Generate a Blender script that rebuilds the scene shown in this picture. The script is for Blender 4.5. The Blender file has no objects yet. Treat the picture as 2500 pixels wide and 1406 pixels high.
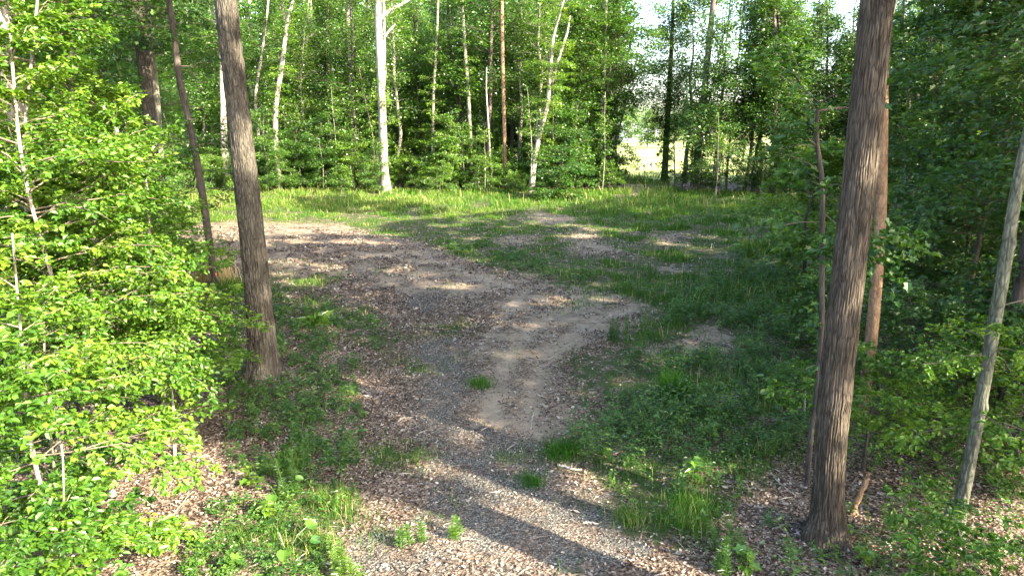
import bpy, math, random
import numpy as np
from mathutils import Vector

# ------------------------------------------------------------------ camera, sky, sun, exposure
scene = bpy.context.scene
PITCH = math.radians(13.4); CAM_H = 5.0; FPX = 1667.0
cam_data = bpy.data.cameras.new('camera')
cam = bpy.data.objects.new('camera', cam_data)
scene.collection.objects.link(cam)
cam.location = (0, 0, CAM_H)
cam.rotation_euler = (math.pi/2 - PITCH, 0, 0)
cam_data.sensor_width = 36.0
cam_data.lens = 36.0*FPX/2500.0
cam_data.clip_start = 0.1; cam_data.clip_end = 4000
scene.camera = cam

SUN_EL = math.radians(29.0)
SDX, SDY = -0.81, 0.586                      # direction shadows fall on the ground
sun_to = Vector((-SDX*math.cos(SUN_EL), -SDY*math.cos(SUN_EL), math.sin(SUN_EL))).normalized()
world = bpy.data.worlds.new('World'); scene.world = world; world.use_nodes = True
wn = world.node_tree.nodes; wl = world.node_tree.links
sky = wn.new('ShaderNodeTexSky'); sky.sky_type = 'NISHITA'; sky.sun_disc = False
sky.sun_elevation = SUN_EL
sky.sun_rotation = math.atan2(sun_to.x, sun_to.y)
sky.air_density = 1.0; sky.dust_density = 2.5; sky.ozone_density = 1.0
bg = wn['Background']; bg.inputs['Strength'].default_value = 0.15
wl.new(sky.outputs[0], bg.inputs['Color'])
sd = bpy.data.lights.new('sun', 'SUN'); sd.energy = 4.2; sd.angle = math.radians(0.6); sd.color = (1.0, 0.90, 0.70)
sun = bpy.data.objects.new('sun', sd); scene.collection.objects.link(sun)
sun.rotation_euler = (-sun_to).to_track_quat('-Z', 'Y').to_euler()
vs = scene.view_settings
vs.view_transform = 'Standard'; vs.look = 'None'; vs.gamma = 1.0; vs.use_curve_mapping = False
vs.exposure = 3.15
cy = scene.cycles
cy.max_bounces = 7; cy.diffuse_bounces = 4; cy.glossy_bounces = 2; cy.transmission_bounces = 4; cy.transparent_max_bounces = 4
cy.sample_clamp_indirect = 6.0
cy.use_denoising = True

COL = scene.collection
TANSUN = math.tan(SUN_EL)

# ------------------------------------------------------------------ projection helpers
def ray(px, py):
    x = (np.asarray(px, float)-1250)/FPX; u = (703-np.asarray(py, float))/FPX
    return x, math.cos(PITCH)+u*math.sin(PITCH), -math.sin(PITCH)+u*math.cos(PITCH)
def G(px, py, z=0.0):                        # a pixel to the ground point below it
    x, y, zz = ray(px, py); t = (z-CAM_H)/zz
    return x*t, y*t
def at_y(px, py, Y):                         # a pixel to the upright plane at distance Y
    x, y, z = ray(px, py); t = Y/y
    return float(x*t), float(Y), float(CAM_H+z*t)
def to_px(x, y, z=0.0):
    x = np.asarray(x, float); y = np.asarray(y, float); dz = z-CAM_H
    f = y*math.cos(PITCH)-dz*math.sin(PITCH); u = y*math.sin(PITCH)+dz*math.cos(PITCH)
    f = np.where(f < 0.3, 0.3, f)
    return 1250+FPX*x/f, 703-FPX*u/f
def pxsize(w, Y): return w*Y/FPX

def vnoise(x, y, seed=0):                    # 2-D value noise in 0..1
    x = np.asarray(x, float); y = np.asarray(y, float)
    xi = np.floor(x).astype(np.int64); yi = np.floor(y).astype(np.int64)
    fx = x-xi; fy = y-yi; fx = fx*fx*(3-2*fx); fy = fy*fy*(3-2*fy)
    def h(a, b):
        n = (a*374761393 + b*668265263 + seed*1442695041) & 0x7fffffff
        n = ((n ^ (n >> 13))*1274126177) & 0x7fffffff
        return ((n ^ (n >> 16)) & 0xffff)/65535.0
    return (h(xi,yi)*(1-fx)+h(xi+1,yi)*fx)*(1-fy)+(h(xi,yi+1)*(1-fx)+h(xi+1,yi+1)*fx)*fy
def fnoise(x, y, seed=0, o=3):
    s = 0; a = 1; t = 0
    for k in range(o):
        s = s+a*vnoise(np.asarray(x)*2**k, np.asarray(y)*2**k, seed+k*7); t += a; a *= .5
    return s/t
def inpoly(px, py, poly):
    r = np.zeros(np.shape(px), bool); n = len(poly)
    for i in range(n):
        x1, y1 = poly[i]; x2, y2 = poly[(i+1) % n]
        c = ((y1 > py) != (y2 > py))
        with np.errstate(divide='ignore', invalid='ignore'):
            xx = (x2-x1)*(py-y1)/((y2-y1) if y2 != y1 else 1e-9)+x1
        r ^= c & (px < xx)
    return r

def gh(x, y):                                # height of the ground
    x = np.asarray(x, float); y = np.asarray(y, float)
    h = (fnoise(x*.16, y*.16, 3)-.5)*.30+(fnoise(x*.9, y*.9, 9)-.5)*.07
    px, py = to_px(x, np.maximum(y, 1))
    w = np.clip((np.hypot(x-G(1560,462)[0], y-G(1560,462)[1]))/4.0, 0, 1)
    h = h*np.clip((np.hypot(x, y)-3)/6, 0, 1)+(1-w)*.35
    return h

# ------------------------------------------------------------------ ground cover masks (what grows or lies where)
GRAVEL = [[(820,1440),(960,1290),(1030,1170),(1085,1050),(1060,960),(1090,880),(980,850),(985,815),(1090,815),(1160,850),(1185,920),(1210,1010),(1290,1070),(1400,1170),(1500,1280),(1640,1440)],
          [(960,735),(1020,700),(1120,715),(1060,760)]]
SAND = [[(1090,1000),(1130,900),(1170,830),(1215,780),(1180,740),(1010,720),(880,680),(700,668),(560,650),(400,610),(410,560),(640,540),(880,556),(1030,592),(1090,620),(1180,650),(1310,668),(1330,700),(1500,700),(1600,745),(1590,780),(1450,830),(1400,880),(1350,960),(1400,1060),(1370,1110),(1300,1120),(1230,1060)],
        [(1360,572),(1440,548),(1480,580),(1545,620),(1480,632),(1390,618)], [(1560,575),(1670,560),(1690,585),(1600,605)],
        [(1545,640),(1650,655),(1690,682),(1600,668)], [(1740,650),(1810,660),(1800,680),(1745,668)],
        [(1180,588),(1290,570),(1330,600),(1240,612)], [(1250,520),(1330,510),(1440,540),(1380,556),(1300,540)],
        [(1700,780),(1790,800),(1780,850),(1640,870),(1560,860),(1620,830)],[(1500,900),(1560,885),(1560,920)],
        [(1515,476),(1540,455),(1585,450),(1575,474)]]
def masks(x, y, soft=0):
    """grass, sand, gravel in 0..1 at ground points"""
    x = np.asarray(x, float); y = np.asarray(y, float)
    if soft: r0 = np.random.default_rng(len(x)); k0 = soft*np.clip(y/16, .8, 2.6); x = x+r0.normal(0, 1, len(x))*k0; y = y+r0.normal(0, 1, len(y))*k0
    x = np.asarray(x, float); y = np.asarray(y, float)
    n1 = fnoise(x*.7, y*.7, 21)-.5; n2 = fnoise(x*.7, y*.7, 33)-.5
    n3 = fnoise(x*2.6, y*2.6, 41)-.5; n4 = fnoise(x*2.6, y*2.6, 52)-.5
    px, py = to_px(x+n1*1.6+n3*.7, y+n2*1.8+n4*.7)
    sand = np.zeros(x.shape); grav = np.zeros(x.shape)
    for p in SAND: sand[inpoly(px, py, p)] = 1
    for p in GRAVEL: grav[inpoly(px, py, p)] = 1
    clear = inpoly(px, py, [(250,468),(700,466),(1450,462),(1940,480),(2080,520),(2110,640),(2060,800),(2020,1000),(1900,1120),(1790,1180),(1720,1290),(1500,1300),(1420,1150),(1390,980),(1450,870),(1600,780),(1300,690),(1000,600),(880,560),(660,548),(250,560)])
    grass = np.where(clear, 1.0, 0.0)
    for p in ([(600,655),(760,655),(830,690),(700,722),(600,715)], [(640,590),(800,590),(840,615),(700,620)], [(620,560),(700,565),(690,585),(600,580)],
              [(1000,790),(1110,775),(1170,815),(1060,825)], [(980,870),(1090,880),(1110,930),(1030,940)], [(930,1040),(1070,1035),(1060,1080),(950,1090)],
              [(1150,920),(1190,918),(1190,945),(1150,942)], [(1285,1140),(1320,1140),(1320,1165),(1285,1165)],
              [(480,1330),(620,1230),(760,1130),(870,1180),(880,1330),(900,1440),(400,1440)]):
        grass[inpoly(px, py, p)] = 1
    hw = np.where(y > 0, y, 0)
    left = inpoly(px, py, [(480,730),(640,720),(900,740),(960,830),(860,880),(930,1000),(840,1120),(640,1150),(560,1000),(520,900)])
    grass = np.where(left & (fnoise(x*.8, y*.8, 77) > .52), .8, grass)
    right = inpoly(px, py, [(2060,800),(2600,700),(2600,560),(2080,520)])
    grass = np.where(right & (fnoise(x*.5, y*.5, 71) > .45), .7, grass)
    sand = np.where(grav > 0, 0, sand)
    bare = (sand+grav > 0)
    grass = np.where(bare, np.where(fnoise(x*.9, y*.9, 88) > .70, .5, 0), grass)
    gp = (y > 51) & (px > 1470) & (px < 1640); grass = np.where(gp & (py < 455), .8, grass)
    far = y > 66
    grass = np.where(far & (py > 300), .25, grass); sand = np.where(far, 1, sand)
    return grass, sand, grav

# ------------------------------------------------------------------ materials
def new_mat(name):
    m = bpy.data.materials.new(name); m.use_nodes = True
    nt = m.node_tree; nt.nodes.clear()
    return m, nt, nt.nodes, nt.links
def ramp(nodes, stops, interp='LINEAR'):
    r = nodes.new('ShaderNodeValToRGB'); cr = r.color_ramp; cr.interpolation = interp
    while len(cr.elements) > len(stops): cr.elements.remove(cr.elements[-1])
    while len(cr.elements) < len(stops): cr.elements.new(.5)
    for e, (p, c) in zip(cr.elements, stops): e.position = p; e.color = (*c, 1)
    return r
def leaf_mat(name, dark, mid, light, trans=.45, gloss=.06, tcol=1.0, rough=.42):
    m, nt, N, L = new_mat(name)
    at = N.new('ShaderNodeAttribute'); at.attribute_name = 'rnd'
    oi = N.new('ShaderNodeObjectInfo')
    ad = N.new('ShaderNodeMath'); ad.operation = 'MULTIPLY_ADD'; ad.inputs[1].default_value = .35; ad.use_clamp = True
    sb = N.new('ShaderNodeMath'); sb.operation = 'SUBTRACT'; sb.inputs[1].default_value = .17
    L.new(oi.outputs['Random'], ad.inputs[0]); L.new(at.outputs['Fac'], sb.inputs[0]); L.new(sb.outputs[0], ad.inputs[2])
    r = ramp(N, [(0, dark), (.5, mid), (1, light)]); L.new(ad.outputs[0], r.inputs[0])
    d = N.new('ShaderNodeBsdfDiffuse'); t = N.new('ShaderNodeBsdfTranslucent'); g = N.new('ShaderNodeBsdfGlossy')
    g.inputs['Roughness'].default_value = rough
    L.new(r.outputs[0], d.inputs[0])
    mx = N.new('ShaderNodeMix'); mx.data_type = 'RGBA'; mx.blend_type = 'MULTIPLY'; mx.inputs[0].default_value = 1
    mx.inputs[7].default_value = (1.5*tcol, 1.35*tcol, .45*tcol, 1)
    L.new(r.outputs[0], mx.inputs[6]); L.new(mx.outputs[2], t.inputs[0])
    m1 = N.new('ShaderNodeMixShader'); m1.inputs[0].default_value = trans
    L.new(d.outputs[0], m1.inputs[1]); L.new(t.outputs[0], m1.inputs[2])
    m2 = N.new('ShaderNodeMixShader'); m2.inputs[0].default_value = gloss
    L.new(m1.outputs[0], m2.inputs[1]); L.new(g.outputs[0], m2.inputs[2])
    o = N.new('ShaderNodeOutputMaterial'); L.new(m2.outputs[0], o.inputs[0])
    return m
def bark_mat(name, c1, c2, c3, zs=.16, scale=9, bump=.6, crack=.75, lichen=None):
    m, nt, N, L = new_mat(name)
    tc = N.new('ShaderNodeTexCoord'); mp = N.new('ShaderNodeMapping'); mp.inputs['Scale'].default_value = (1, 1, zs)
    L.new(tc.outputs['Object'], mp.inputs[0])
    n = N.new('ShaderNodeTexNoise'); n.inputs['Scale'].default_value = scale; n.inputs['Detail'].default_value = 6; n.inputs['Roughness'].default_value = .65; n.inputs['Distortion'].default_value = .6
    L.new(mp.outputs[0], n.inputs['Vector'])
    v = N.new('ShaderNodeTexVoronoi'); v.feature = 'DISTANCE_TO_EDGE'; v.inputs['Scale'].default_value = scale*1.5
    L.new(mp.outputs[0], v.inputs['Vector'])
    r = ramp(N, [(.30, c1), (.5, c2), (.68, c3)]); L.new(n.outputs[0], r.inputs[0])
    n2 = N.new('ShaderNodeTexNoise'); n2.inputs['Scale'].default_value = 1.1; n2.inputs['Detail'].default_value = 4
    L.new(tc.outputs['Object'], n2.inputs['Vector'])
    r2 = ramp(N, [(.45, (0, 0, 0)), (.68, (1, 1, 1))]); L.new(n2.outputs[0], r2.inputs[0])
    mx = N.new('ShaderNodeMix'); mx.data_type = 'RGBA'; mx.blend_type = 'MIX'
    mm = N.new('ShaderNodeMath'); mm.operation = 'MULTIPLY'; mm.inputs[1].default_value = .55
    L.new(r2.outputs[0], mm.inputs[0]); L.new(mm.outputs[0], mx.inputs[0])
    L.new(r.outputs[0], mx.inputs[6]); mx.inputs[7].default_value = (*(lichen or c3), 1)
    p = N.new('ShaderNodeBsdfPrincipled'); p.inputs['Roughness'].default_value = .92; p.inputs['Specular IOR Level'].default_value = .15
    ck = ramp(N, [(.0, (crack, crack, crack)), (.16, (1, 1, 1))]); L.new(v.outputs['Distance'], ck.inputs[0])
    mc = N.new('ShaderNodeMix'); mc.data_type = 'RGBA'; mc.blend_type = 'MULTIPLY'; mc.inputs[0].default_value = 1
    L.new(mx.outputs[2], mc.inputs[6]); L.new(ck.outputs[0], mc.inputs[7]); L.new(mc.outputs[2], p.inputs['Base Color'])
    b = N.new('ShaderNodeBump'); b.inputs['Strength'].default_value = bump; b.inputs['Distance'].default_value = .03
    a2 = N.new('ShaderNodeMath'); a2.operation = 'MULTIPLY_ADD'; a2.inputs[1].default_value = 1.6
    L.new(v.outputs['Distance'], a2.inputs[0]); L.new(n.outputs[0], a2.inputs[2]); L.new(a2.outputs[0], b.inputs['Height'])
    L.new(b.outputs[0], p.inputs['Normal'])
    o = N.new('ShaderNodeOutputMaterial'); L.new(p.outputs[0], o.inputs[0])
    return m
def plain(name, c, rough=.8, var=.25, scale=6):
    m, nt, N, L = new_mat(name)
    n = N.new('ShaderNodeTexNoise'); n.inputs['Scale'].default_value = scale; n.inputs['Detail'].default_value = 5
    tc = N.new('ShaderNodeTexCoord'); L.new(tc.outputs['Object'], n.inputs['Vector'])
    r = ramp(N, [(.3, tuple(k*(1-var) for k in c)), (.7, tuple(min(1, k*(1+var)) for k in c))]); L.new(n.outputs[0], r.inputs[0])
    p = N.new('ShaderNodeBsdfPrincipled'); p.inputs['Roughness'].default_value = rough; p.inputs['Specular IOR Level'].default_value = .2
    L.new(r.outputs[0], p.inputs['Base Color'])
    o = N.new('ShaderNodeOutputMaterial'); L.new(p.outputs[0], o.inputs[0])
    return m
def rnd_mat(name, stops, trans=0.0, rough=.85):
    m, nt, N, L = new_mat(name)
    at = N.new('ShaderNodeAttribute'); at.attribute_name = 'rnd'
    r = ramp(N, stops); L.new(at.outputs['Fac'], r.inputs[0])
    d = N.new('ShaderNodeBsdfDiffuse'); L.new(r.outputs[0], d.inputs[0])
    out = d.outputs[0]
    if trans:
        t = N.new('ShaderNodeBsdfTranslucent'); L.new(r.outputs[0], t.inputs[0])
        mx = N.new('ShaderNodeMixShader'); mx.inputs[0].default_value = trans
        L.new(d.outputs[0], mx.inputs[1]); L.new(t.outputs[0], mx.inputs[2]); out = mx.outputs[0]
    o = N.new('ShaderNodeOutputMaterial'); L.new(out, o.inputs[0])
    return m

M = {}
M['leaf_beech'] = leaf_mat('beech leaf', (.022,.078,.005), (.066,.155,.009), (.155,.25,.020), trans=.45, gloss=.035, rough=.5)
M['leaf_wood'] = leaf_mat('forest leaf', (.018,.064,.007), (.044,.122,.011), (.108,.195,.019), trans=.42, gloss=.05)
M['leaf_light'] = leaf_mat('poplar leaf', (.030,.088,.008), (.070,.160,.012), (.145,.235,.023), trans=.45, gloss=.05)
M['leaf_deep'] = leaf_mat('shaded leaf', (.018,.060,.010), (.042,.108,.016), (.090,.165,.025), trans=.40, gloss=.05)  # darker, cooler copy of the forest leaf; shade is put into its colour
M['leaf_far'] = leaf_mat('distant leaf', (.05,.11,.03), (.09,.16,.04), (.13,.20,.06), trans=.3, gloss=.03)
M['bark_oak'] = bark_mat('oak bark', (.032,.027,.021), (.070,.060,.047), (.145,.127,.100), zs=.20, scale=15, bump=1.0, crack=.5, lichen=(.115,.105,.085))
M['bark_right'] = bark_mat('brown oak bark', (.025,.020,.0145), (.060,.047,.034), (.122,.099,.074), zs=.17, scale=16, bump=1.0, crack=.5, lichen=(.10,.080,.062))
M['bark_tan'] = bark_mat('tan bark', (.10,.058,.034), (.20,.12,.070), (.29,.19,.12), zs=.5, scale=10, bump=.5)
M['bark_pale'] = bark_mat('pale bark', (.11,.095,.08), (.20,.178,.148), (.31,.28,.235), zs=.3, scale=7, bump=.35)
M['bark_grey'] = bark_mat('grey bark', (.075,.070,.050), (.15,.14,.105), (.26,.24,.185), zs=.3, scale=8, bump=.45, lichen=(.16,.175,.11))
M['bark_olive'] = bark_mat('olive bark', (.055,.055,.038), (.115,.112,.080), (.20,.19,.145), zs=.35, scale=11, bump=.8, crack=.6, lichen=(.15,.165,.105))
M['bark_dark'] = bark_mat('dark bark', (.030,.025,.022), (.060,.050,.044), (.11,.09,.077), zs=.25, scale=8, bump=.5)
M['bark_purple'] = bark_mat('reddish pine bark', (.055,.038,.036), (.105,.076,.068), (.17,.13,.115), zs=.4, scale=7, bump=.5)
M['twig'] = plain('twig bark', (.13,.105,.075))
M['dead'] = bark_mat('dead wood', (.20,.17,.14), (.34,.30,.25), (.48,.43,.37), zs=1, scale=9, bump=.3)
M['grass'] = rnd_mat('grass blade', [(0, (.022,.085,.010)), (.45, (.055,.14,.018)), (.75, (.14,.21,.035)), (.93, (.27,.26,.09)), (1, (.40,.33,.17))], trans=.4)
M['straw'] = rnd_mat('straw blade', [(0, (.30,.20,.08)), (.6, (.48,.36,.17)), (1, (.60,.50,.30))], trans=.3)
M['weed'] = leaf_mat('weed leaf', (.018,.066,.010), (.045,.115,.016), (.105,.185,.026), trans=.4, gloss=.04)
M['litter'] = rnd_mat('dry leaf', [(0, (.030,.023,.018)), (.35, (.100,.074,.058)), (.7, (.235,.188,.152)), (.93, (.40,.35,.30)), (1, (.20,.10,.055))], trans=.08)
M['stone'] = rnd_mat('crushed stone', [(0, (.040,.037,.033)), (.5, (.100,.093,.082)), (.88, (.195,.182,.16)), (1, (.32,.29,.25))])

def ground_mat():
    m, nt, N, L = new_mat('forest ground')
    geo = N.new('ShaderNodeNewGeometry')
    def att(n):
        a = N.new('ShaderNodeAttribute'); a.attribute_name = n; return a.outputs['Fac']
    def noise(sc, det=5, rough=.6):
        n = N.new('ShaderNodeTexNoise'); n.inputs['Scale'].default_value = sc; n.inputs['Detail'].default_value = det; n.inputs['Roughness'].default_value = rough
        L.new(geo.outputs['Position'], n.inputs['Vector']); return n.outputs[0]
    def vor(sc):
        v = N.new('ShaderNodeTexVoronoi'); v.inputs['Scale'].default_value = sc
        L.new(geo.outputs['Position'], v.inputs['Vector']); return v
    def mix(f, a, b):
        x = N.new('ShaderNodeMix'); x.data_type = 'RGBA'
        L.new(f, x.inputs[0])
        for s, i in ((a, 6), (b, 7)):
            if hasattr(s, 'links'): L.new(s, x.inputs[i])
            else: x.inputs[i].default_value = (*s, 1)
        return x.outputs[2]
    def edge(a, nz, k=3.0):
        # sharpen a mask against noise
        s = N.new('ShaderNodeMath'); s.operation = 'MULTIPLY_ADD'; s.inputs[1].default_value = 1.1; L.new(nz, s.inputs[0]); L.new(a, s.inputs[2])
        r = N.new('ShaderNodeMapRange'); r.inputs[1].default_value = .88; r.inputs[2].default_value = 1.20; L.new(s.outputs[0], r.inputs[0]); return r.outputs[0]
    v1 = vor(30); sep = N.new('ShaderNodeSeparateColor'); L.new(v1.outputs['Color'], sep.inputs[0])
    lit = ramp(N, [(0, (.035,.023,.017)), (.3, (.085,.058,.044)), (.6, (.16,.12,.092)), (.85, (.26,.205,.165)), (1, (.36,.30,.25))]); L.new(sep.outputs[0], lit.inputs[0])
    big = ramp(N, [(.35, (.55,.5,.45)), (.65, (1.1,1.05,1.0))]); L.new(noise(.9), big.inputs[0])
    mul = N.new('ShaderNodeMix'); mul.data_type = 'RGBA'; mul.blend_type = 'MULTIPLY'; mul.inputs[0].default_value = 1
    L.new(lit.outputs[0], mul.inputs[6]); L.new(big.outputs[0], mul.inputs[7])
    litter = mul.outputs[2]
    # sand with trodden-in bark and leaf bits
    sd1 = ramp(N, [(.3, (.16,.120,.086)), (.55, (.235,.18,.128)), (.8, (.305,.24,.175))]); L.new(noise(3.5, 8, .7), sd1.inputs[0])
    f1 = N.new('ShaderNodeMapRange'); f1.inputs[1].default_value = .47; f1.inputs[2].default_value = .56; L.new(noise(1.6, 7, .72), f1.inputs[0])
    fm = N.new('ShaderNodeMath'); fm.operation = 'MULTIPLY'; fm.inputs[1].default_value = .8; L.new(f1.outputs[0], fm.inputs[0])
    tk = N.new('ShaderNodeMath'); tk.operation = 'MULTIPLY_ADD'; tk.inputs[1].default_value = -.75; tk.inputs[2].default_value = 1.0; L.new(att('track'), tk.inputs[0])
    fk = N.new('ShaderNodeMath'); fk.operation = 'MULTIPLY'; L.new(fm.outputs[0], fk.inputs[0]); L.new(tk.outputs[0], fk.inputs[1])
    sand = mix(fk.outputs[0], sd1.outputs[0], litter)
    # crushed stone
    v2 = vor(52); sp2 = N.new('ShaderNodeSeparateColor'); L.new(v2.outputs['Color'], sp2.inputs[0])
    gr = ramp(N, [(0, (.028,.026,.023)), (.5, (.076,.071,.063)), (.85, (.15,.14,.122)), (1, (.25,.23,.20))]); L.new(sp2.outputs[1], gr.inputs[0])
    f2 = N.new('ShaderNodeMapRange'); f2.inputs[1].default_value = .44; f2.inputs[2].default_value = .58; L.new(noise(1.3, 6, .7), f2.inputs[0])
    fm2 = N.new('ShaderNodeMath'); fm2.operation = 'MULTIPLY'; fm2.inputs[1].default_value = .75; L.new(f2.outputs[0], fm2.inputs[0])
    grav = mix(fm2.outputs[0], gr.outputs[0], litter)
    green = ramp(N, [(.3, (.025,.042,.014)), (.55, (.05,.065,.022)), (.8, (.11,.095,.05))]); L.new(noise(6, 6, .7), green.inputs[0])
    gf = N.new('ShaderNodeMapRange'); gf.inputs[1].default_value = .48; gf.inputs[2].default_value = .58; L.new(noise(2.8, 7, .75), gf.inputs[0])
    greenish = mix(gf.outputs[0], green.outputs[0], litter)
    tp = N.new('ShaderNodeMath'); tp.operation = 'MULTIPLY'; L.new(att('track'), tp.inputs[0]); tp2 = N.new('ShaderNodeMapRange'); tp2.inputs[1].default_value = .35; tp2.inputs[2].default_value = .6; tp2.inputs[3].default_value = .0; tp2.inputs[4].default_value = .6; L.new(noise(5, 5, .7), tp2.inputs[0]); L.new(tp2.outputs[0], tp.inputs[1])
    sand = mix(tp.outputs[0], sand, (.34, .27, .20))
    c = mix(edge(att('sand'), noise(2.2, 7, .7)), litter, sand)
    c = mix(edge(att('gravel'), noise(2.2, 7, .7)), c, grav)
    c = mix(edge(att('grass'), noise(2.6, 7, .7)), c, greenish)
    fld = ramp(N, [(.35, (.20,.25,.07)), (.65, (.34,.35,.14))]); L.new(noise(.12, 4), fld.inputs[0])
    sx = N.new('ShaderNodeSeparateXYZ'); L.new(geo.outputs['Position'], sx.inputs[0])
    ff = N.new('ShaderNodeMapRange'); ff.inputs[1].default_value = 60; ff.inputs[2].default_value = 64; L.new(sx.outputs[1], ff.inputs[0])
    c = mix(ff.outputs[0], c, fld.outputs[0])
    p = N.new('ShaderNodeBsdfPrincipled'); p.inputs['Roughness'].default_value = .95; p.inputs['Specular IOR Level'].default_value = .1
    L.new(c, p.inputs['Base Color'])
    b = N.new('ShaderNodeBump'); b.inputs['Strength'].default_value = .8; b.inputs['Distance'].default_value = .025
    ab = N.new('ShaderNodeMath'); ab.operation = 'ADD'; L.new(v1.outputs['Distance'], ab.inputs[0]); L.new(noise(20, 4), ab.inputs[1])
    L.new(ab.outputs[0], b.inputs['Height']); L.new(b.outputs[0], p.inputs['Normal'])
    o = N.new('ShaderNodeOutputMaterial'); L.new(p.outputs[0], o.inputs[0])
    return m

# ------------------------------------------------------------------ mesh helpers
def np_mesh(name, V, F, mats, rnd=None, fmat=None, smooth=False, vattr=None):
    """F: array (n,k) or list of such arrays with different k"""
    if not isinstance(F, list): F = [F]
    F = [np.asarray(f, np.int32) for f in F if len(f)]
    me = bpy.data.meshes.new(name)
    V = np.asarray(V, np.float32)
    me.vertices.add(len(V)); me.vertices.foreach_set('co', V.ravel())
    nl = sum(f.size for f in F); nf = sum(len(f) for f in F)
    me.loops.add(nl); me.loops.foreach_set('vertex_index', np.concatenate([f.ravel() for f in F]))
    tot = np.concatenate([np.full(len(f), f.shape[1], np.int32) for f in F])
    st = np.concatenate([[0], np.cumsum(tot)[:-1]]).astype(np.int32)
    me.polygons.add(nf); me.polygons.foreach_set('loop_start', st)
    if fmat is not None: me.polygons.foreach_set('material_index', np.asarray(fmat, np.int32))
    for m in (mats if isinstance(mats, (list, tuple)) else [mats]): me.materials.append(m)
    me.update(calc_edges=True)
    if smooth: me.polygons.foreach_set('use_smooth', np.ones(nf, bool))
    else: me.polygons.foreach_set('use_smooth', np.zeros(nf, bool))
    if rnd is not None:
        a = me.attributes.new('rnd', 'FLOAT', 'FACE'); a.data.foreach_set('value', np.asarray(rnd, np.float32))
    for k, v in (vattr or {}).items():
        a = me.attributes.new(k, 'FLOAT', 'POINT'); a.data.foreach_set('value', np.asarray(v, np.float32))
    me.validate()
    return me
def link(name, data, parent=None, loc=None):
    o = bpy.data.objects.new(name, data); COL.objects.link(o)
    if parent is not None: o.parent = parent
    if loc is not None: o.location = loc
    return o
def tag(o, label=None, cat=None, group=None, kind=None):
    if label: o['label'] = label
    if cat: o['category'] = cat
    if group: o['group'] = group
    if kind: o['kind'] = kind
    return o
def norm(a): return a/np.maximum(np.linalg.norm(a, axis=-1, keepdims=True), 1e-9)

class Tubes:
    def __init__(s): s.V = []; s.F = []; s.n = 0
    def add(s, pts, rad, sides=6, cap=True):
        pts = np.asarray(pts, float); rad = np.asarray(rad, float)
        if rad.ndim == 0: rad = np.full(len(pts), float(rad))
        t = norm(np.gradient(pts, axis=0))
        ref = np.array([0, 0, 1.]) if abs(t[0, 2]) < .8 else np.array([1., 0, 0])
        u = norm(np.cross(np.broadcast_to(ref, t.shape), t)); v = np.cross(t, u)
        a = np.linspace(0, 2*np.pi, sides, endpoint=False)
        P = pts[:, None]+rad[:, None, None]*(u[:, None]*np.cos(a)[None, :, None]+v[:, None]*np.sin(a)[None, :, None])
        k = len(pts); P = P.reshape(-1, 3)
        i = np.arange(k-1)[:, None]*sides; j = np.arange(sides)[None]; j2 = (j+1) % sides
        f = np.stack([i+j, i+j2, i+sides+j2, i+sides+j], -1).reshape(-1, 4)
        base = s.n
        s.V.append(P); s.F.append(f+base); s.n += len(P)
        if cap:
            c0 = s.n; s.V.append(np.array([pts[0], pts[-1]+t[-1]*rad[-1]*.5])); s.n += 2
            b = base+np.arange(sides); b2 = base+(np.arange(sides)+1) % sides; e = base+(k-1)*sides
            s.F.append(np.stack([b2, b, np.full(sides, c0), np.full(sides, c0)], -1))
            s.F.append(np.stack([e+np.arange(sides), e+(np.arange(sides)+1) % sides, np.full(sides, c0+1), np.full(sides, c0+1)], -1))
    def arrays(s):
        V = np.concatenate(s.V) if s.V else np.zeros((0, 3)); F = np.concatenate(s.F) if s.F else np.zeros((0, 4), int)
        q = F[F[:, 2] != F[:, 3]]; t = F[F[:, 2] == F[:, 3]][:, :3]
        return V, q, t

class Leaves:
    def __init__(s): s.P = []; s.D = []; s.N = []; s.S = []; s.R = []
    def add(s, P, D, Nn, S, R=None):
        s.P.append(P); s.D.append(D); s.N.append(Nn); s.S.append(S)
        s.R.append(np.random.default_rng(len(P)+len(s.P)).random(len(P)) if R is None else R)
    def cat(s):
        return [np.concatenate(a) for a in (s.P, s.D, s.N, s.S, s.R)]
def leaf_geo(P, D, Nn, S, wid=.62, shape='ovate'):
    D = norm(D); side = norm(np.cross(Nn, D)); up = np.cross(D, side); S = S[:, None]; n = len(P)
    if shape == 'rhomb':
        V = np.stack([P, P+D*S*.45+side*S*wid*.5+up*S*.05, P+D*S, P+D*S*.45-side*S*wid*.5+up*S*.05], 1)
        F = np.arange(4*n).reshape(n, 4)
        return V.reshape(-1, 3), F, 1
    if shape == 'maple':                       # broad lobed outline, two folded halves of five corners
        a = [(0,0),(.10,.42),(.42,.30),(.62,.52),(.72,.18),(1.0,0)]
    elif shape == 'round':
        a = [(0,0),(-.04,.26),(.18,.48),(.5,.52),(.8,.32),(1.0,0)]
    else:
        a = [(0,0),(.28,.40),(.68,.34),(1.0,0)]
    k = len(a)
    R_ = [P+D*S*t+side*S*w*wid*1.25+up*S*abs(w)*.28 for t, w in a[1:-1]]
    L_ = [P+D*S*t-side*S*w*wid*1.25+up*S*abs(w)*.28 for t, w in a[1:-1]]
    tip = P+D*S*1.0-up*S*.10
    V = np.stack([P, *R_, tip, *L_], 1); m = V.shape[1]; h = k-2
    F1 = [0, *range(1, 1+h), h+1]; F2 = [0, h+1, *reversed(range(h+2, 2*h+2))]
    b = (np.arange(n)*m)[:, None]
    F = np.stack([b+np.array(F1), b+np.array(F2)], 1).reshape(2*n, -1)
    return V.reshape(-1, 3), F, 2
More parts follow.
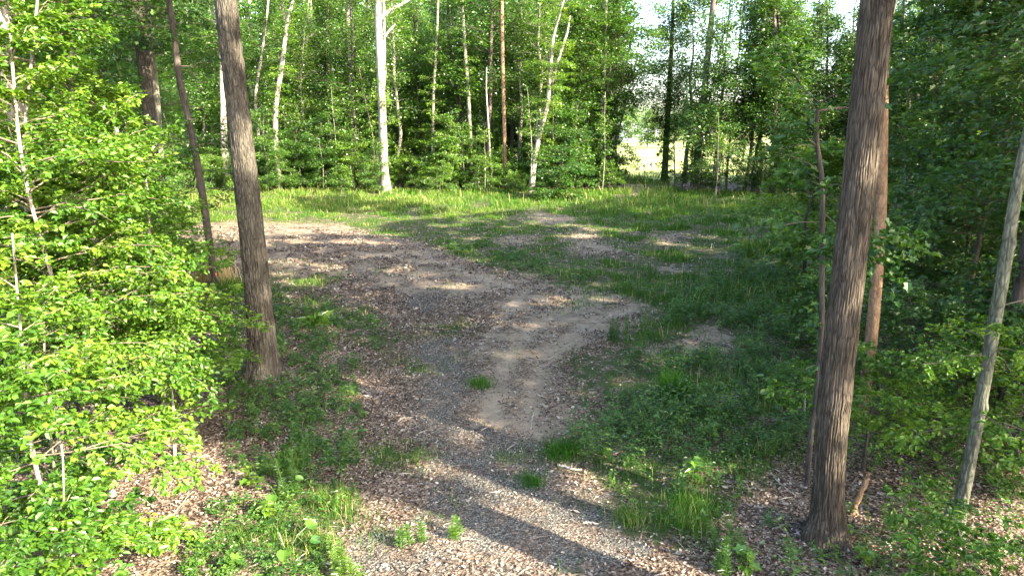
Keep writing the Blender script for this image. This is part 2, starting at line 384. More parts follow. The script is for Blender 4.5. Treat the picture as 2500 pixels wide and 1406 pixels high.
def crown_mesh(name, lv, tubes, mats, shape='ovate', wid=.62):
    P, D, Nn, S, R = lv.cat()
    V, F, rep = leaf_geo(P, D, Nn, S, wid, shape)
    rnd = np.repeat(R, rep)
    if tubes is not None and tubes.n:
        tv, tq, tt = tubes.arrays(); off = len(V)
        V = np.concatenate([V, tv]); Fl = [F, tq+off, tt+off]
        fm = np.concatenate([np.zeros(len(F)), np.ones(len(tq)+len(tt))])
        rnd = np.concatenate([rnd, np.zeros(len(tq)+len(tt))])
        # faces are stored grouped by corner count in the given order
        return np_mesh(name, V, Fl, mats, rnd=rnd, fmat=fm)
    return np_mesh(name, V, F, mats, rnd=rnd)

def spray(lv, tb, rng, o, d, L, W, n, ls, droop=.25, tilt=.35, twigr=.012, thick=.06, sub=5):
    """a flat, slightly drooping spray of leaves along a branch from o in direction d"""
    d = d/np.linalg.norm(d); up = np.array([0, 0, 1.])
    side = np.cross(d, up); side /= max(np.linalg.norm(side), 1e-6)
    def pt(t): return o[None]+d[None]*(t*L)[:, None]-up[None]*(droop*L*t*t)[:, None]
    tt = np.linspace(0, 1, 5); pts = pt(tt)+rng.normal(0, .035*L, (5, 3))*tt[:, None]
    if tb is not None: tb.add(pts, np.linspace(twigr, twigr*.3, 5), 4, cap=False)
    # side twigs alternate along the branch; leaves line up along each twig
    m = max(3, int(sub*L/.6)); t0 = np.sort(rng.uniform(.12, 1, m)); sg = np.where(np.arange(m) % 2 == 0, 1, -1)
    tl = W*(1.1-.8*t0)*rng.uniform(.4, 1.35, m)+.1*W
    tdir = norm(d[None]*rng.uniform(.5, 1.1, m)[:, None]+side[None]*sg[:, None]+rng.normal(0, .13, (m, 3)))
    b0 = pt(t0)
    if tb is not None and twigr > .006:
        for i in range(0, m, 2): tb.add(np.stack([b0[i], b0[i]+tdir[i]*tl[i]*.6]), np.array([twigr*.4, twigr*.2]), 3, cap=False)
    idx = rng.integers(0, m, n); u = rng.random(n)**.8
    P = b0[idx]+tdir[idx]*(tl[idx]*u)[:, None]-up[None]*(droop*tl[idx]*u*u*.7)[:, None]+rng.normal(0, thick, (n, 3))*np.array([.6, .6, 1])
    s2 = np.where(rng.random(n) < .5, 1, -1)
    perp = np.cross(tdir[idx], up[None]); perp = norm(perp)
    D = norm(tdir[idx]*.7+perp*s2[:, None]*.8+rng.normal(0, .38, (n, 3))-up[None]*.3)
    Nn = norm(up[None]+rng.normal(0, tilt, (n, 3)))
    hue = rng.normal(.48, .15)
    lv.add(P, D, Nn, ls*rng.uniform(.5, 1.35, n), np.clip(rng.normal(hue, .20, n), 0, 1))

def interp_path(path, n=24, seed=0, wob=0.0):
    path = np.asarray(path, float); z = path[:, 2]; zz = np.linspace(z[0], z[-1], n)
    x = np.interp(zz, z, path[:, 0]); y = np.interp(zz, z, path[:, 1])
    # soften corners
    for _ in range(2):
        x[1:-1] = (x[:-2]+2*x[1:-1]+x[2:])/4; y[1:-1] = (y[:-2]+2*y[1:-1]+y[2:])/4
    if wob:
        x = x+(vnoise(zz*.45, zz*0+seed, 5)-.5)*wob*np.minimum(zz-zz[0], 1.5); y = y+(vnoise(zz*.45, zz*0+seed, 8)-.5)*wob*np.minimum(zz-zz[0], 1.5)
    return np.stack([x, y, zz], 1)

def trunk_mesh(name, pts, rad, mat, sides=12, flare=.5, fh=.35, ridge=0.0, seed=0, knots=(), rings=None, ncell=26, stubs=(), limbs=()):
    """one surface of revolution with root flare, furrows and swellings; limbs as tapered tubes rooted in it"""
    rng = np.random.default_rng(seed)
    pts = np.asarray(pts, float); rad = np.asarray(rad, float)
    if rings:
        k = np.linspace(0, 1, rings); s = np.linspace(0, 1, len(pts))
        pts = np.stack([np.interp(k, s, pts[:, i]) for i in range(3)], 1); rad = np.interp(k, s, rad)
    z = pts[:, 2]-pts[0, 2]; a = np.linspace(0, 2*np.pi, sides, endpoint=False)
    Z, A = np.meshgrid(z, a, indexing='ij')
    ph = rng.uniform(0, 6.28, 3)
    R = rad[:, None]*(1+.04*np.cos(2*A+ph[0])+.03*np.cos(3*A+ph[1]+Z*.4))
    lob = .55+.45*np.cos(A*3+ph[2])+.35*np.cos(5*A+ph[0])
    R = R*(1+flare*np.exp(-np.maximum(Z-.1,0)/fh)*(.45+.55*lob))
    if ridge:
        aw = A/(2*np.pi)*ncell+(vnoise(Z*1.3, A*0+.5, seed)-.5)*2.2+(fnoise(Z*2.2, A/(2*np.pi)*8, seed+4)-.5)*1.8
        c1 = vnoise(np.mod(aw, ncell), Z*3.2, seed+1)
        rd = np.abs(np.sin(np.pi*aw))
        R = R+ridge*((rd**.6-.6)+(c1-.5)*.9+(fnoise(A*14, Z*9, seed+2)-.5)*.5)
    for kz, ka, kr, ks in knots:
        R = R+kr*np.exp(-((Z-kz)/ks)**2-((np.angle(np.exp(1j*(A-ka))))/.6)**2)
    X = pts[:, 0][:, None]+R*np.cos(A); Y = pts[:, 1][:, None]+R*np.sin(A); ZZ = pts[:, 2][:, None]+0*A
    V = np.stack([X, Y, ZZ], -1).reshape(-1, 3); k = len(pts)
    i = np.arange(k-1)[:, None]*sides; j = np.arange(sides)[None]; j2 = (j+1) % sides
    F = np.stack([i+j, i+j2, i+sides+j2, i+sides+j], -1).reshape(-1, 4)
    V = np.concatenate([V, [pts[-1]]]); e = (k-1)*sides
    T = np.stack([e+np.arange(sides), e+(np.arange(sides)+1) % sides, np.full(sides, len(V)-1)], -1)
    Fl = [F, T]
    if limbs:
        tb = Tubes()
        for lp, lr in limbs: tb.add(lp, lr, 12)
        tv, tq, tt = tb.arrays(); off = len(V); V = np.concatenate([V, tv]); Fl = [np.concatenate([F, tq+off]), np.concatenate([T, tt+off])]
    return np_mesh(name, V, Fl, mat, smooth=True)

def grow_crown(rng, pts, z0, z1, nb, L0, L1, leaves, ls, W=.5, rise=.15, droop=.25, tilt=.35, twigr=.014, thick=.07, azbias=None, tb=None, lv=None):
    """branches up a trunk path (bottom ones longest), each a leaf spray"""
    lv = lv or Leaves(); tb = tb or Tubes()
    zz = np.sort(rng.uniform(z0, z1, nb))
    for q, z in enumerate(zz):
        t = (z-z0)/max(z1-z0, .01)
        o = np.array([np.interp(z, pts[:, 2], pts[:, 0]), np.interp(z, pts[:, 2], pts[:, 1]), z])
        az = q*2.4+rng.uniform(-.6, .6) if azbias is None else azbias[0]+rng.normal(0, azbias[1])
        L = L0+(L1-L0)*t; L *= (.62+.5*math.sin(math.pi*(.12+.80*t)))*rng.choice([.55, .85, 1.1, 1.35])*rng.uniform(.85, 1.15)
        el = rise+rng.normal(0, .2)+.65*t*t
        d = np.array([math.cos(az)*math.cos(el), math.sin(az)*math.cos(el), math.sin(el)])
        spray(lv, tb, rng, o, d, L, W*L, int(leaves*L*rng.uniform(.7, 1.3)), ls, droop, tilt, twigr, thick)
        if L > 1.1:
            for s in (-1, 1):
                if rng.random() < .8:
                    a2 = az+s*rng.uniform(.4, .8); e2 = el+rng.normal(0, .15)
                    d2 = np.array([math.cos(a2)*math.cos(e2), math.sin(a2)*math.cos(e2), math.sin(e2)])
                    o2 = o+d*L*rng.uniform(.25, .5)
                    spray(lv, tb, rng, o2, d2, L*.6, W*L*.6, int(leaves*L*.5), ls, droop, tilt, twigr*.7, thick)
    return lv, tb

# ------------------------------------------------------------------ the ground
def axis(a0, a1, step, lo, hi, g=1.25):
    c = list(np.arange(a0, a1+step/2, step)); s = step
    while c[-1] < hi: s *= g; c.append(min(hi, c[-1]+s))
    s = step
    while c[0] > lo: s *= g; c.insert(0, max(lo, c[0]-s))
    return np.array(c)
gx = axis(-28, 26, .14, -900, 900); gy = axis(4, 54, .14, -80, 1500)
X, Y = np.meshgrid(gx, gy, indexing='ij')
xf, yf = X.ravel(), Y.ravel()
rj = np.random.default_rng(4); mg = ms = mv = 0
for _ in range(7):
    a_, b_, c_ = masks(xf+rj.normal(0, .30, len(xf))*np.clip(yf/16, .8, 2.2), yf+rj.normal(0, .38, len(xf))*np.clip(yf/16, .8, 2.2)); mg = mg+a_/7; ms = ms+b_/7; mv = mv+c_/7
Zg = gh(xf, yf); fade = np.clip((90-np.hypot(xf, yf-20))/30, 0, 1); Zg = Zg*fade
rut = lambda c0: sum(np.exp(-((to_px(xf, np.maximum(yf, 2))[0]-c)/12.0)**2) for c in c0)
i, j = np.meshgrid(np.arange(len(gx)-1), np.arange(len(gy)-1), indexing='ij'); q = (i*len(gy)+j).ravel()
F = np.stack([q, q+len(gy), q+len(gy)+1, q+1], -1)
TRACKS = [[(1205,1060),(1208,980),(1222,910),(1262,840),(1330,775),(1420,735),(1520,715)], [(1290,1100),(1292,1000),(1312,920),(1362,840),(1430,785),(1540,750)],
           [(1110,900),(1160,830),(1225,765),(1290,700)], [(1040,640),(930,620),(800,640),(650,668)], [(1100,700),(1000,670),(880,650)], [(1250,700),(1130,660),(1000,610)]]
def near_line(pix, xf=None, yf=None):
    xf = globals()['xf'] if xf is None else xf; yf = globals()['yf'] if yf is None else yf
    P = np.array([[float(c) for c in G(a, b)] for a, b in pix]); d = np.full(len(xf), 9.0)
    for a, b in zip(P[:-1], P[1:]):
        ab = b-a; t = np.clip(((xf-a[0])*ab[0]+(yf-a[1])*ab[1])/(ab@ab), 0, 1); d = np.minimum(d, np.hypot(xf-a[0]-ab[0]*t, yf-a[1]-ab[1]*t))
    return d
trk = 0*xf
for ln in TRACKS:
    trk = np.maximum(trk, np.exp(-(near_line(ln)/.20)**2))
Zg = Zg-trk*.035
me = np_mesh('ground', np.stack([xf, yf, Zg], -1), F, ground_mat(), smooth=True, vattr={'grass': mg, 'sand': ms, 'gravel': mv, 'track': trk})
tag(link('ground', me), kind='structure')

# ------------------------------------------------------------------ numbers for the sunlit openings carved into the unseen canopy (on the ground plane)
LIT_PX = [
    [(250,590),(640,572),(880,574),(960,545),(1150,526),(1330,512),(1500,492),(1520,462),(250,440)],
    [(900,1195),(1060,1205),(1160,1195),(1300,1225),(1450,1275),(1640,1335),(1790,1380),(1960,1460),(1960,1600),(600,1600),(600,1195)],
]
DARK_PX = [[(690,488),(860,482),(1010,500),(1100,520),(1000,532),(900,525),(760,520)], ]
SPOTS = [(1090,696,90,8),(740,590,60,7),(1240,750,60,10),(1330,785,50,10),(1070,1125,60,32),(1270,1170,110,30),(1250,1220,90,25),(1420,1230,110,34),
         (860,590,60,8),(1900,652,130,12),(1700,612,200,9),(1800,566,120,8),(1700,512,170,7),(1620,520,90,6),(1480,725,60,10),(1110,790,80,10),(620,938,70,10),
         (720,690,90,9),(1880,1175,80,22),(1950,1205,40,20),(2250,1260,190,32),(2300,1180,150,20),(2400,1350,200,50),(1560,1160,70,22),(1800,800,40,10),(1500,640,120,8),
         (1680,665,70,7),(1250,790,60,12),(1040,1000,40,8),(900,760,60,8),(1350,1010,30,10),(1280,870,40,12),(1560,940,40,12),(1700,1240,90,20),(2000,600,120,10),(1560,560,160,7),
         (860,1140,50,24),(1480,1090,50,14),(2100,1330,90,20),(1700,1000,50,14),(1400,580,70,6)]
def lit_ground(x, y):
    x = np.asarray(x, float); y = np.asarray(y, float)
    n1 = (fnoise(x*.9, y*.9, 61)-.5)*1.1; n2 = (fnoise(x*.9, y*.9, 67)-.5)*1.1
    px, py = to_px(x+n1, np.maximum(y+n2, .5)); r = np.zeros(x.shape, bool)
    for p in LIT_PX: r |= inpoly(px, py, p)
    for cx, cy_, rx, ry in SPOTS: r |= ((px-cx)/rx)**2+((py-cy_)/ry)**2 < 1
    # sapling thicket on the left and the litter in front of it
    r |= inpoly(x+n1, y+n2, [(-1.0,4.0),(-.6,6.2),(-1.9,7.9),(-3.4,8.9),(-5.0,10.4),(-9,14.4),(-15,18.6),(-24,23),(-50,24),(-50,-5),(-1.0,-5)])
    r |= inpoly(x+n1, y+n2, [(-48,47),(4,47),(12,52),(10,60),(-10,76),(-75,78)])
    for p in DARK_PX: r &= ~inpoly(px, py, p)
    for z0_, rr_ in ((4.3, 1.15), (6.0, .8), (7.0, 1.0), (8.4, 1.0)):       # light reaching the grey oak's stem
        r |= ((x+5.2+.81*1.8*z0_)/rr_)**2+((y-14.0-.586*1.8*z0_)/rr_)**2 < 1
    for z0_, rr_ in ((.8, .45), (1.5, .6), (2.8, .55), (4.4, .5), (6.5, .5)):       # and the widest stem
        r |= ((x-3.55+.81*1.8*z0_)/rr_)**2+((y-7.75-.586*1.8*z0_)/rr_)**2 < 1
    r |= (y > 60) & (x > 8)
    return r
def to_ground_along_sun(P):
    k = P[..., 2]/TANSUN
    return P[..., 0]+SDX*k, P[..., 1]+SDY*k

# unseen wood around the viewpoint, its leaves placed and carved to shape the light
def make_shade_wood():
    rng = np.random.default_rng(5)
    lv = Leaves(); tb = Tubes()
    gx_ = rng.uniform(-34, 34, 5200); gy_ = rng.uniform(-4, 60, 5200)
    H = rng.uniform(11, 21, 5200)
    k = H/TANSUN; C = np.stack([gx_-SDX*k, gy_-SDY*k, H], 1)
    n = 64
    P = (C[:, None]+rng.normal(0, 1, (5200, n, 3))*np.array([.85, .85, .42])).reshape(-1, 3)
    # not in the picture
    f = P[:, 1]*math.cos(PITCH)-(P[:, 2]-5)*math.sin(PITCH)
    px, py = to_px(P[:, 0], np.maximum(P[:, 1], .01), P[:, 2])
    seen = (P[:, 1] > .5) & (px > -120) & (px < 2620) & (py > -60)
    g0, g1 = to_ground_along_sun(P)
    hole = fnoise(g0*.75, g1*.75, 91) > .69-.10*np.clip((g1-14)/14, 0, 1)-.06*np.clip((g0-5)/4, 0, 1)
    keep = ~seen & ~lit_ground(g0, g1) & ~hole
    P = P[keep]; m = len(P)
    # half the leaves turn broadside to the light, as a canopy's do
    Nn = norm(np.array([sun_to.x*.5, sun_to.y*.5, sun_to.z])[None]+rng.normal(0, .5, (m, 3)))
    lv.add(P, norm(rng.normal(0, 1, (m, 3))*np.array([1, 1, .3])), Nn, rng.uniform(.26, .42, m), rng.random(m))
    for _ in range(60):
        x, y = rng.uniform(-6, 60), rng.uniform(-34, 44)
        px_, py_ = to_px(x, max(y, .5), 6)
        if (y > -1 and -150 < px_ < 2700) or math.hypot(x, y) < 6: continue
        g = [(x+SDX*t, y+SDY*t) for t in range(0, 38, 1)]
        if lit_ground(np.array([a[0] for a in g]), np.array([a[1] for a in g])).mean() > .30: continue
        r = rng.uniform(.12, .26); lean = rng.normal(0, .4, 2)
        tb.add([(x, y, -.2), (x, y, .5), (x+lean[0]*.5, y+lean[1]*.5, 8), (x+lean[0], y+lean[1], 19)], [r*1.4, r, r*.8, r*.3], 10)
    tb.add([(5.05, 4.1, -.2), (5.05, 4.1, .5), (5.2, 4.0, 7), (5.4, 3.9, 15)], [.42, .31, .28, .22], 16)
    me = crown_mesh('woods', lv, tb, [M['leaf_wood'], M['bark_oak']], 'rhomb', .75)
    tag(link('woods', me), 'unseen canopy around the viewpoint, carved to shape light and shade on the clearing', 'woods', kind='stuff')
make_shade_wood()

# ------------------------------------------------------------------ tree helper
def thing(name, label, cat, loc=(0, 0, 0), group=None):
    o = bpy.data.objects.new(name, None); COL.objects.link(o); o.location = loc; o.empty_display_size = .3
    return tag(o, label, cat, group)
def px_path(pixels, Y, top=None):
    """pixels: (px, py) from base to top, on the upright plane at distance Y; extended beyond the frame to height top"""
    P = [list(at_y(a, b, Y)) for a, b in pixels]
    if top and P[-1][2] < top:
        dx = (P[-1][0]-P[-2][0])/max(P[-1][2]-P[-2][2], .1)
        P.append([P[-1][0]+dx*(top-P[-1][2])*.7, P[-1][1], top])
    return np.array(P)
def px_tree(name, label, pixels, widths, mat, cat='tree', top=17, base_y=None, group=None, sides=12, flare=.35, fh=.4, ridge=0, ncell=26, rings=None,
            seed=0, crown=None, limbs=(), leafmat='leaf_wood', shape='ovate', ydepth=None, knots=(), wob=.0, n=30):
    bx, by = G(pixels[0][0], pixels[0][1]); Y = float(by) if ydepth is None else ydepth
    gz = float(gh(float(bx), Y)); P = px_path(pixels, Y, top); P[0, 2] = gz-.15
    ws = list(widths)
    rad = [pxsize(w, Y*math.cos(PITCH)-(p[2]-CAM_H)*math.sin(PITCH))/2 for w, p in zip(ws, P)]
    if len(P) > len(ws): rad.append(rad[-1]*.7)
    base = np.array([P[0, 0], P[0, 1], gz])
    path = interp_path(P, n, seed, wob); rr = np.interp(path[:, 2], P[:, 2], rad)
    root = thing(name, label, cat, base, group)
    lp = []
    if rings and rad[0] > .15:
        rr_ = random.Random(seed); r0 = rad[0]
        for q in range(7):
            a = q*6.283/7+rr_.uniform(-.25, .25); Lr = r0*rr_.uniform(1.9, 3.1); w = r0*rr_.uniform(.22, .36); a2 = a+rr_.uniform(-.35, .35)
            lp.append((np.array([(math.cos(a)*r0*.62, math.sin(a)*r0*.62, r0*1.7), (math.cos(a)*r0*.95, math.sin(a)*r0*.95, r0*.75), (math.cos(a)*r0*1.35, math.sin(a)*r0*1.35, r0*.22), (math.cos(a2)*Lr*.75, math.sin(a2)*Lr*.75, r0*.06), (math.cos(a2)*Lr, math.sin(a2)*Lr, -.05)]), np.array([w*.5, w*1.0, w*.95, w*.6, w*.3])))
    for pxs, w0, w1 in limbs:
        L = np.array([at_y(a, b, Y+(k*.35)) for k, (a, b) in enumerate(pxs)]); lp.append((L-base, np.linspace(pxsize(w0, Y)/2, pxsize(w1, Y)/2, len(L))))
    tm = trunk_mesh('trunk', path-base, rr, mat, sides, flare, fh, ridge, seed, knots, rings, ncell, limbs=lp)
    link('trunk', tm, root)
    if crown:
        rng = np.random.default_rng(seed+100)
        lv = tb = None
        for c in (crown if isinstance(crown, list) else [crown]):
            lv, tb = grow_crown(rng, path-base, lv=lv, tb=tb, **c)
        link('crown', crown_mesh('crown', lv, tb, [M[leafmat], M['twig']], shape), root)
    return root, path, base

# ------------------------------------------------------------------ big foreground trunks
px_tree('oak_tree', 'tall furrowed grey-brown oak trunk at left with flared mossy base', [(645,912),(636,760),(615,560),(588,330),(562,100),(550,0)], [66,60,56,52,49,50], M['bark_oak'],
        sides=150, rings=420, ridge=.020, ncell=34, flare=1.1, fh=.26, seed=3, top=19, knots=[(.55, -1.0, .07, .3),(3.4,-1.9,.03,.12),(5.2,-.9,.035,.10),(6.6,-2.2,.03,.1)])
px_tree('oak_tree', 'widest dark brown furrowed trunk at right rising through the whole picture', [(2020,1300),(2022,1150),(2042,900),(2078,600),(2112,300),(2140,0)], [72,66,74,72,74,72], M['bark_right'],
        sides=170, rings=420, ridge=.015, ncell=38, flare=1.15, fh=.20, seed=8, top=14, knots=[(.3, 3.6, .07, .2),(2.1,-1.2,.02,.09),(3.6,-2.2,.025,.08),(5.4,-1.4,.02,.1)])
px_tree('tree', 'tan barked trunk glowing orange in sun just right of widest trunk', [(2102,1010),(2125,860),(2144,640),(2152,480),(2152,250),(2158,0)], [27,27,26,26,27,26], M['bark_tan'],
        sides=40, rings=200, ridge=.004, ncell=18, flare=.5, fh=.2, seed=12, top=15)
px_tree('tree', 'slender pale grey tree leaning right near the right picture edge', [(2333,1285),(2352,1180),(2385,1000),(2420,800),(2455,640),(2485,450),(2530,250)], [36,29,28,29,29,26,24], M['bark_olive'],
        sides=60, rings=300, ridge=.008, ncell=12, flare=.5, fh=.15, seed=15, top=10, knots=[(1.9,-1.2,.03,.06),(3.0,-2.0,.03,.06),(1.2,-2.2,.02,.05),(3.9,-1.2,.025,.06)], wob=.14,
        crown=[dict(z0=1.2, z1=3.4, nb=9, L0=.9, L1=.7, leaves=190, ls=.062, W=.5, twigr=.007, thick=.03, rise=.05)], leafmat='leaf_beech')
px_tree('sapling', 'thin crooked sapling with maple leaves just left of widest trunk', [(1972,1175),(1978,1060),(1996,900),(2003,780),(1996,600),(1990,430),(1975,330),(1980,285)], [11,12,13,13,13,12,11,9], M['bark_dark'],
        sides=16, n=70, flare=.3, fh=.1, seed=18, top=5.2, wob=.1,
        limbs=[([(1980,300),(2000,270),(2060,262),(2110,275)],9,4),([(1980,290),(1975,240),(1950,200),(1930,170)],7,3)],
        crown=[dict(z0=3.4, z1=5.5, nb=15, L0=.7, L1=1.05, leaves=110, ls=.105, W=.55, twigr=.007, thick=.10, rise=.1, tilt=.5, azbias=(1.9, 1.5)),
               dict(z0=1.8, z1=3.4, nb=6, L0=.45, L1=.6, leaves=80, ls=.10, W=.5, twigr=.005, thick=.08, azbias=(1.9, 1.5))], leafmat='leaf_wood', shape='maple')
# left side
r_, p_, b_ = px_tree('tree', 'thin dark leaning tree with orange paint band, left of the grey oak', [(528,705),(512,600),(492,460),(465,310),(438,200),(425,80),(412,0)], [15,17,17,15,15,14,14], M['bark_dark'],
        sides=16, n=60, flare=.3, fh=.2, seed=21, top=13,
        crown=[dict(z0=1.5, z1=5.2, nb=16, L0=1.1, L1=1.3, leaves=60, ls=.10, W=.4, droop=.35, thick=.08, rise=0),
               dict(z0=6.5, z1=10.5, nb=18, L0=1.6, L1=1.6, leaves=60, ls=.12, W=.5)], leafmat='leaf_wood')
tb = Tubes(); zb = np.array([.40, .46, .52]); tb.add(np.stack([np.interp(zb, p_[:,2]-b_[2], p_[:,0]-b_[0]), np.interp(zb, p_[:,2]-b_[2], p_[:,1]-b_[1]), zb], 1), .098, 16)
v, q4, t3 = tb.arrays(); link('paint_band', np_mesh('paint_band', v, [q4, t3], plain('orange paint', (.75, .20, .04)), smooth=True), r_)
px_tree('tree', 'left and darker of two rough trunks beyond the bright saplings', [(385,605),(378,450),(362,250),(348,120),(338,0)], [26,26,28,30,32], M['bark_oak'], ydepth=24, sides=40, n=80, ridge=.006, ncell=18, seed=23, top=18,
        crown=[dict(z0=7, z1=10.5, nb=16, L0=2.2, L1=2.2, leaves=60, ls=.12, W=.5)], leafmat='leaf_wood')
px_tree('tree', 'right trunk of two rough trunks beyond the bright saplings, paler', [(408,610),(395,470),(380,250),(362,90),(350,0)], [20,22,22,22,24], M['bark_grey'], ydepth=25.5, sides=40, n=80, ridge=.005, ncell=16, seed=25, top=18,
        crown=[dict(z0=7.5, z1=10.8, nb=14, L0=2.0, L1=2.2, leaves=60, ls=.12, W=.5)], leafmat='leaf_wood')
px_tree('tree', 'sunlit pale blotchy trunk at the left edge among saplings', [(135,1010),(118,800),(95,560),(55,350),(20,180),(2,30)], [24,26,30,34,36,38], M['bark_pale'], ydepth=11.2, sides=40, n=100, ridge=.004, ncell=14, seed=27, top=12,
        crown=[dict(z0=3.0, z1=8.0, nb=26, L0=1.4, L1=1.5, leaves=170, ls=.095, W=.5, twigr=.012, thick=.05)], leafmat='leaf_beech')

# ------------------------------------------------------------------ bright beech saplings, left foreground
def beech(label, pixels, widths, ydepth, crown, seed, top, n=60, mat='bark_pale', leaf='leaf_beech', az=None):
    return px_tree('sapling', label, pixels, widths, M[mat], 'sapling', ydepth=ydepth, sides=12, n=n, flare=.25, fh=.12, seed=seed, top=top, wob=.25, crown=crown, leafmat=leaf, group=None)
beech('sunlit beech sapling nearest the bottom left corner', [(120,1400),(110,1200),(95,1050),(80,850)], [12,11,9,6], 6.6,
      [dict(z0=.35, z1=3.6, nb=40, L0=1.25, L1=.55, leaves=210, ls=.072, W=.5, twigr=.009, thick=.025, droop=.22, tilt=.42)], 31, 4.0)
beech('tallest sunlit sapling at left whose sprays reach toward the oak', [(245,1080),(240,900),(228,720),(232,560),(255,420)], [17,15,13,11,7], 10.4,
      [dict(z0=1.0, z1=5.0, nb=72, L0=1.9, L1=.8, leaves=205, ls=.072, W=.48, twigr=.011, thick=.03, droop=.22, tilt=.42)], 33, 5.3)
beech('low sunlit sapling cut off by the bottom edge at left', [(150,1560),(140,1440),(135,1350)], [9,8,6], 5.4,
      [dict(z0=.3, z1=1.7, nb=20, L0=.65, L1=.4, leaves=200, ls=.066, W=.5, twigr=.006, thick=.02, droop=.2)], 51, 2.3, mat='bark_grey')
beech('leafy sapling filling the bottom left corner below the thicket', [(20,1560),(15,1400),(10,1250)], [9,8,6], 5.6,
      [dict(z0=.3, z1=3.0, nb=36, L0=1.1, L1=.6, leaves=200, ls=.068, W=.5, twigr=.006, thick=.02, droop=.2)], 53, 3.2, mat='bark_grey')
beech('shaded-green sapling between the corner one and the white stub', [(150,1330),(145,1200),(140,1080)], [9,8,6], 7.3,
      [dict(z0=.4, z1=2.7, nb=30, L0=.95, L1=.6, leaves=200, ls=.068, W=.5, twigr=.006, thick=.02, droop=.2)], 55, 3.1, mat='bark_grey')
beech('white-stemmed sunlit sapling behind the corner one', [(150,1150),(145,1000),(160,850),(120,650)], [15,14,12,9], 8.8,
      [dict(z0=.9, z1=5.8, nb=64, L0=1.9, L1=.7, leaves=205, ls=.072, W=.5, twigr=.011, thick=.03, droop=.2, tilt=.42)], 35, 6.2)
beech('sunlit sapling cropped by the left edge at mid height', [(-60,1150),(-50,900),(-20,600),(20,400)], [15,14,12,8], 9.6,
      [dict(z0=1.2, z1=7.2, nb=64, L0=1.9, L1=.8, leaves=190, ls=.076, W=.5, twigr=.011, thick=.03, droop=.2, tilt=.42)], 37, 7.4)
beech('broad sunlit sapling with arching top left of the paired trunks', [(180,860),(185,700),(170,500),(190,300)], [14,13,12,8], 13.5,
      [dict(z0=1.2, z1=5.9, nb=76, L0=2.3, L1=.9, leaves=150, ls=.085, W=.5, twigr=.012, thick=.04, droop=.2)], 39, 6.1)
beech('slim sapling with star-like leaves in front of the paired trunks', [(400,1000),(392,840),(380,640),(372,480)], [10,9,8,6], 11.8,
      [dict(z0=.5, z1=3.7, nb=40, L0=1.3, L1=.8, leaves=170, ls=.075, W=.5, twigr=.008, thick=.03)], 41, 4.1)
beech('low leafy sapling under the tallest one beside the grey oak', [(425,1130),(420,1050),(415,980)], [8,7,5], 9.4,
      [dict(z0=.25, z1=1.6, nb=14, L0=.65, L1=.45, leaves=150, ls=.08, W=.5, twigr=.006, thick=.03)], 43, 1.9)
beech('sapling in half shade behind the thicket at left edge', [(60,800),(60,600),(70,350),(80,150)], [14,13,12,10], 15.5,
      [dict(z0=1.2, z1=9.0, nb=80, L0=1.9, L1=1.1, leaves=110, ls=.10, W=.5, twigr=.012, thick=.05)], 45, 10.0)
beech('sapling with broad sunlit crown between the thicket and paired trunks', [(300,760),(300,600),(290,420),(270,300)], [13,12,11,9], 17.5,
      [dict(z0=1.0, z1=4.2, nb=64, L0=1.9, L1=1.0, leaves=100, ls=.105, W=.5, twigr=.012, thick=.05)], 47, 4.5)

